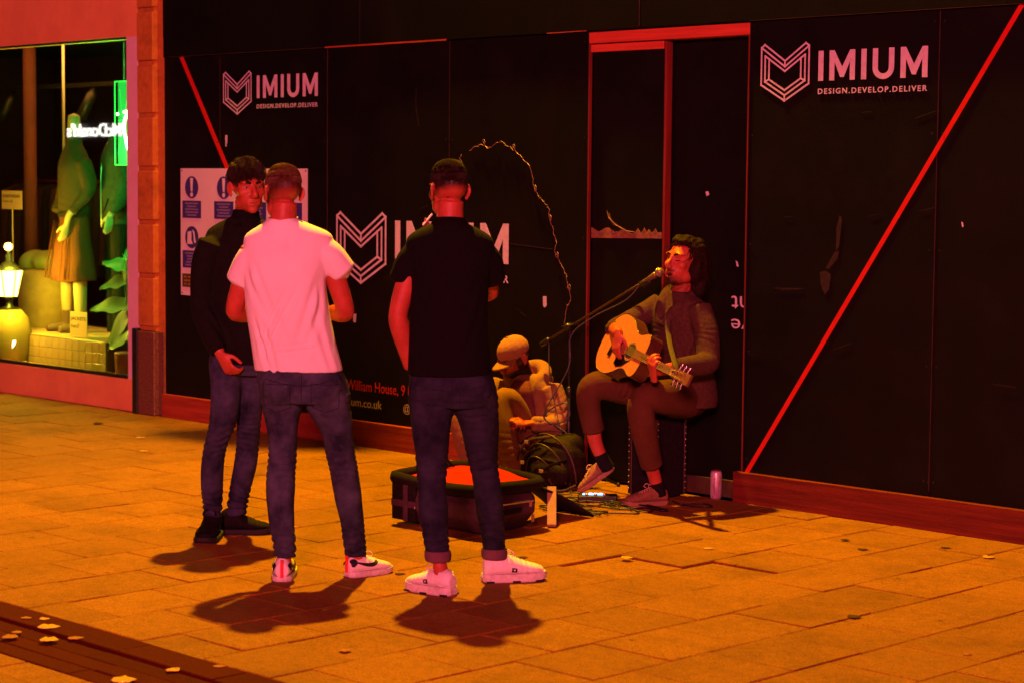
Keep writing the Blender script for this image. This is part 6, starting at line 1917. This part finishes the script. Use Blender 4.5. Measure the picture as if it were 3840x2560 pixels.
def mannequin_b():
    r = empty('mannequin', (-7.22, .95, .47), -.3)
    tag(r, 'taller mannequin in dark bomber jacket and black trousers, hand hanging', 'mannequin')
    b = Blob()
    b.tube([(0, 0, 1.58), (0, 0, 1.66), (.0, -.01, 1.74)], [.055, .052, .048], 14, 3)
    b.loft([(.9, 0, 0, .15, .1), (1.2, 0, 0, .15, .1), (1.5, 0, 0, .16, .1), (1.6, 0, 0, .08, .06)])
    b.tube([(.20, 0, 1.50), (.255, -.04, 1.22), (.245, -.14, 1.00)], [.05, .042, .028], 12, 3)
    hand(b, (.245, -.142, 1.0), (.0, -.15, -1), (-1, 0, 0), (0, -1, 0), .22, spread=.03)
    link('figure', b.mesh('figure', .006, 3), M_manq, r)
    b = Blob().loft([(.88, 0, 0, .17, .12), (1.0, 0, 0, .195, .135), (1.25, 0, 0, .20, .14), (1.45, 0, 0, .205, .13), (1.55, 0, 0, .16, .1), (1.63, 0, 0, .075, .075), (1.70, 0, 0, .07, .07)])
    b.tube([(.19, 0, 1.49), (.27, -.02, 1.30), (.262, -.08, 1.12), (.250, -.13, 1.03)], [.08, .078, .07, .05], 14, 3)
    b.tube([(-.19, 0, 1.49), (-.26, 0, 1.30), (-.26, 0, 1.12), (-.25, -.02, 1.0)], [.08, .075, .07, .05], 14, 3)
    me = b.mesh('jacket', .009, 3); wrinkle(me, .014, 15, f=12, rings=[(1.1, .2, .014, .07)]); link('jacket', me, M_gjack, r)
    mk('zip', *tube_vf([(0, -.145, .90), (0, -.150, 1.25), (0, -.135, 1.45), (0, -.085, 1.62)], .005, 6, True, 3), M_silver, r, True)
    for sx in (-1, 1): mk('pocket_welt', *tube_vf([(sx * .07, -.150, 1.02), (sx * .13, -.125, 1.14)], .006, 6), M_trous, r, True)
    b = Blob()
    for x in (-.09, .09): b.tube([(x, 0, .0), (x, 0, .45), (x, 0, .92)], [.075, .085, .1], 14, 3)
    me = b.mesh('trousers', .009, 3); wrinkle(me, .005, 17, f=9); link('trousers', me, M_trous, r)
mannequin_b()

# green neon in its hanging case
M_neon = emis('green_neon_tube', (0.25, 1.0, 0.22), 34.0)
M_acr = emis('green_edge_lit_acrylic', (0.01, 0.9, 0.08), 0.75)
M_acrb = emis('green_edge_glow', (0.01, 1.0, 0.06), 2.2)
ne = empty('neon_sign', (-6.045, .26, 1.89))
tag(ne, 'green neon tube sign in edge lit box hanging on a chain', 'neon sign')
mk('back_panel', *box_vf(-.185, .115, .03, .034, 0, .655), M_acr, ne)
for (a, b_) in (((-.185, 0), (-.185, .655)), ((-.185, .655), (.115, .655)), ((-.185, 0), (.115, 0)), ((.115, 0), (.115, .655))):
    mk('box_edge', *tube_vf([(a[0], .0, a[1]), (b_[0], .0, b_[1])], .004, 6), M_acrb, ne)
for (x0, z0, x1, z1) in ((-.17, .08, -.02, .62), (-.15, .6, -.06, .1), (-.02, .62, -.04, .05), (-.17, .35, .05, .37)):
    mk('inner_line', *tube_vf([(x0, .02, z0), (x1, .02, z1)], .003, 5), emis('green_inner_line', (0.02, .9, .08), 1.2), ne)
mk('neon_tube', *tube_vf(crom(np.array([(-.06, .0, .415), (-.01, 0, .415), (-.045, 0, .36), (-.065, 0, .30), (-.05, 0, .235), (-.012, 0, .13), (.0, 0, .115), (.01, 0, .20)]), 5), .010, 8), M_neon, ne, True)
mk('neon_tube', *tube_vf([(.005, 0, .47), (-.002, 0, .45)], .010, 8), M_neon, ne, True)
mk('neon_tube', *tube_vf([(-.155, 0, .40), (-.145, 0, .40)], .010, 8), M_neon, ne, True)
for i in range(14):
    z = .67 + i * .022
    V, F = tube_vf([(-.085 + .006 * math.cos(t) * (1 if i % 2 else .3), .02 + .006 * math.cos(t) * (.3 if i % 2 else 1), z + .016 * math.sin(t)) for t in np.linspace(0, 2 * math.pi, 9)], .0022, 5)
    mk('chain_link', V, F, mat('green_lit_steel', (0.25, 0.3, 0.25), .4, metal=.6), ne)
add_light('neon_glow_light', 'POINT', (-6.12, .13, 2.0), 75, (0.05, 1.0, 0.10), .10)

# plant by the window
pl = empty('potted_plant', (-6.12, .32, .2))
tag(pl, 'broad leaved potted plant lit green at the window corner', 'plant')
mk('pot', *lathe([(.09, 0), (.12, .04), (.13, .2), (.125, .21)], (0, 0, 0)), mat('red_pot', (0.20, 0.02, 0.02), .5), pl, True)
M_leafg = mat('waxy_leaf', (0.03, 0.13, 0.04), .35, (0.05, 0.19, 0.06), 12, spec=.5)
lf = random.Random(2)
def big_leaf(base, tip, w, droop):
    base = np.array(base); tip = np.array(tip); d = tip - base; ln = np.linalg.norm(d)
    side = np.cross(d, (0.55, -0.75, 0.45)); side /= np.linalg.norm(side) + 1e-9
    V = []; F = []; n = 10
    for i in range(n + 1):
        t = i / n
        c = base + d * t + np.array((0, 0, -droop * t * t))
        ww = w * .95 * math.sin(math.pi * min(1, .06 + t * .94)) ** .8 * (1 - .45 * t)
        for s_ in (-1, -.5, 0, .5, 1): V.append(tuple(c + side * ww * s_ + np.array((0, 0, .02 * abs(s_) + .008 * math.sin(t * 14) * abs(s_)))))
    for i in range(n):
        for j in range(4): F.append((i * 5 + j, (i + 1) * 5 + j, (i + 1) * 5 + j + 1, i * 5 + j + 1))
    return mk('leaf', V, F, M_leafg, pl, True)
for (b_, t_, w, dr) in (((0, 0, .85), (-.30, -.06, .95), .075, .06), ((0, 0, .75), (-.36, -.05, .78), .085, .10), ((0, 0, .55), (-.46, -.08, .62), .10, .12), ((0, 0, .5), (-.34, .0, .34), .12, .12), ((0, 0, .7), (-.2, .1, 1.05), .08, .05), ((0, 0, .9), (.1, -.1, 1.0), .10, .08), ((0, 0, .6), (.14, -.05, .62), .12, .1), ((0, 0, .4), (-.26, -.04, .30), .15, .1)):
    big_leaf(b_, t_, w, dr)
for i in range(5):
    mk('stem', *tube_vf(crom(np.array([(0, 0, .2), (.02 * i - .04, 0, .5), (.03 * i - .08, -.02, .95 + .03 * i)]), 4), .006, 6), M_leafg, pl, True)

# price cards
M_cardp = mat('price_card', (0.60, 0.33, 0.20), .7)
M_ink = mat('card_ink', (0.05, 0.02, 0.015), .8)
def price_card(name, lab, x0, x1, z0, z1, y, l1, l2, post=None):
    r = empty(name, ((x0 + x1) / 2, y, z0)); tag(r, lab, 'price card')
    w = (x1 - x0) / 2; h = z1 - z0
    mk('card', *box_vf(-w, w, -.003, .003, 0, h, .001), M_cardp, r)
    text_on_wall('card_heading', l1, -w * .86, w * .86, h * .62, h * .80, -.0035, M_ink, r, .012)
    text_on_wall('card_price', l2, -w * .86, w * .1, h * .36, h * .52, -.0035, M_ink, r)
    if post: mk('post', *tube_vf([(0, .006, -post), (0, .006, 0)], .006, 6), M_cardp, r)
    return r
price_card('price_card', 'pale KNITWEAR price card on a thin post', -8.84, -8.50, 1.50, 1.665, .8, 'KNITWEAR', 'From £6', .70)
price_card('price_card', 'pale JACKETS price card at the mannequin\'s boots', -7.05, -6.80, .475, .685, .36, 'JACKETS', 'from £7')

# rails, poles, tracks, hanging clothes behind
M_rail = mat('shop_rail', (0.05, 0.025, 0.02), .5, metal=.4)
fx = empty('shop_fittings', (-8, 2, .2)); tag(fx, 'dark ceiling track with black spotlights inside the shop', 'lighting track')
mk('track', *box_vf(-4, 2.2, -.42, -.38, 2.42, 2.46), M_blackmetal, fx)
for (x, z) in ((-1.95, 2.40), (-.56, 2.40), (.9, 2.40)):
    mk('spotlight', *tube_vf([(x, -.40, z), (x + .05, -.46, z - .06), (x - .06, -.5, z - .26)], [.02, .05, .055], 12), M_blackmetal, fx, True)
ps = empty('window_pole', (-8.13, 1.0, .2)); tag(ps, 'slim bright vertical pole beside the mannequin', 'pole')
mk('pole', *tube_vf([(0, 0, 0), (0, 0, 2.95)], .012, 8), mat('steel_pole', (0.5, 0.5, 0.4), .35, metal=.6), ps, True)
pc = empty('shop_column', (-9.17, 1.3, .2)); tag(pc, 'dark red column inside the shop with flared foot', 'column')
mk('column', *lathe([(.16, 0), (.12, .1), (.07, .25), (.06, .5), (.06, 3.0)], (0, 0, 0), 16), M_inw, pc, True)
cr = empty('clothes_rail', (-9.4, 2.6, .2)); tag(cr, 'rail of dark hanging clothes at the back of the shop', 'clothes rail')
mk('rail', *tube_vf([(-2.2, 0, 1.55), (2.4, 0, 1.55)], .015, 8), mat('red_rail', (0.35, .03, .03), .4), cr, True)
for x in (-2.2, 0, 2.4): mk('upright', *tube_vf([(x, 0, 0), (x, 0, 1.55)], .015, 8), M_rail, cr, True)
hr = random.Random(9)
for i in range(34):
    x = -2.1 + i * .132
    c = [(0.02, .016, .014), (.05, .02, .016), (.03, .03, .03), (.09, .03, .02)][hr.randrange(4)]
    m = mat('garment_%d' % hr.randrange(4), c, .9)
    b = MB(); n = 8
    V = []; F = []
    for k, (z, w, d) in enumerate(((1.52, .03, .02), (1.46, .2, .03), (1.2, .22, .045), (.75 - hr.uniform(0, .2), .24, .05))):
        for a in np.linspace(0, 2 * math.pi, n, endpoint=False): V.append((x + d * math.cos(a), w * math.sin(a), z))
    for k in range(3):
        for j in range(n): F.append((k * n + j, k * n + (j + 1) % n, (k + 1) * n + (j + 1) % n, (k + 1) * n + j))
    mk('garment', V, F, m, cr, True)
sh_ = empty('low_display_unit', (-8.25, .95, .2)); tag(sh_, 'low drum shaped display stand glowing yellow beside the skirt mannequin', 'display stand')
mk('drum', *lathe([(.30, 0), (.30, .72), (.28, .76), (.05, .80)], (0, 0, 0), 24), mat('ochre_drum', (0.30, 0.20, 0.06), .7, (0.22, 0.14, 0.04), 9), sh_, True)
b = Blob(); b.ell((.02, 0, .84), (.22, .2, .10)); b.ell((-.2, -.05, .82), (.16, .16, .12))
me = b.mesh('folded_throw', .01, 3); wrinkle(me, .02, 3, f=12); link('folded_throw', me, mat('green_throw', (0.16, 0.17, 0.05), .9), sh_)

# lantern standing in for an unclear yellow glow at the left edge
la = empty('standin_lantern', (-7.74, .20, .20)); tag(la, 'lantern shape standing in for an unclear yellow glow in the shop window', 'lantern')
M_edgeglow = emis('window_edge_glow', (1.0, 0.60, 0.10), 14.0)
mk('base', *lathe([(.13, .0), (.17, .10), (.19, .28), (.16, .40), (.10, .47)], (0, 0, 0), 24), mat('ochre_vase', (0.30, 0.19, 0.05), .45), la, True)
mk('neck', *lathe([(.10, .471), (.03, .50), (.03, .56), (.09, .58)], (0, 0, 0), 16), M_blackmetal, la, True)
mk('glass', *lathe([(.07, .581), (.11, .78), (.115, .80)], (0, 0, 0), 6), M_edgeglow, la)
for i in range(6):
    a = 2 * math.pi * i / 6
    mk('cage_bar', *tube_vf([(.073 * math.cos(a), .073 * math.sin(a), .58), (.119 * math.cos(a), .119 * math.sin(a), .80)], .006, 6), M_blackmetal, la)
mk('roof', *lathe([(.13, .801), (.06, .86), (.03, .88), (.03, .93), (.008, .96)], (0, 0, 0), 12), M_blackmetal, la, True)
mk('globe', *ell_vf((.0, .0, 1.0), .035), M_edgeglow, la, True)
ls = empty('guessed_letters', (-7.72, .14, .275)); tag(ls, 'white lit letters standing low at the window\'s left corner', 'lit letters')  # letters are a guess, standing in for an unclear white glow
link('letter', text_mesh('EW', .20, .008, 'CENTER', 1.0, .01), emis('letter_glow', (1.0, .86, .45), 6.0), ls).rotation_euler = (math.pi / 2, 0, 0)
add_light('shop_spill_light', 'POINT', (-7.45, .09, 1.02), 105, (0.82, 0.66, 0.03), .08)  # added point light giving the shop's yellow spill on the paving
add_light('shop_ceiling_light', 'AREA', (-8.0, 1.3, 3.1), 70, (1.0, 0.36, 0.05), 2.5, (-8.2, 1.5, 0), 1.2)

# ================================================================== ACROSS THE STREET (seen only mirrored in the shop glass)
ob = mk('opposite_building', *box_vf(-34, -13, -16, -9.2, 0, 8), M_facade)
tag(ob, 'dark building on the far side of the street, mirrored in the shop glass', 'building')
sg = empty('lit_restaurant_sign', (-19.85, -8.98, 2.42)); tag(sg, 'white lit restaurant name board mirrored in the shop glass', 'sign')
me = text_mesh("McDonald's", .30, .003, 'CENTER', .95, .01)
o = link('sign_lettering', me, emis('sign_letter_glow', (1.0, .95, .85), 14.0), sg)
o.rotation_euler = (math.pi / 2, 0, math.pi); o.location = (0, .02, .02)
co = get_co(me); w = co[:, 0].max() - co[:, 0].min(); 
o.scale = (1.50 / w, .95, 1)
mk('sign_board', *box_vf(-.9, .9, -.1, -.02, -.12, .42), M_blackmetal, sg)
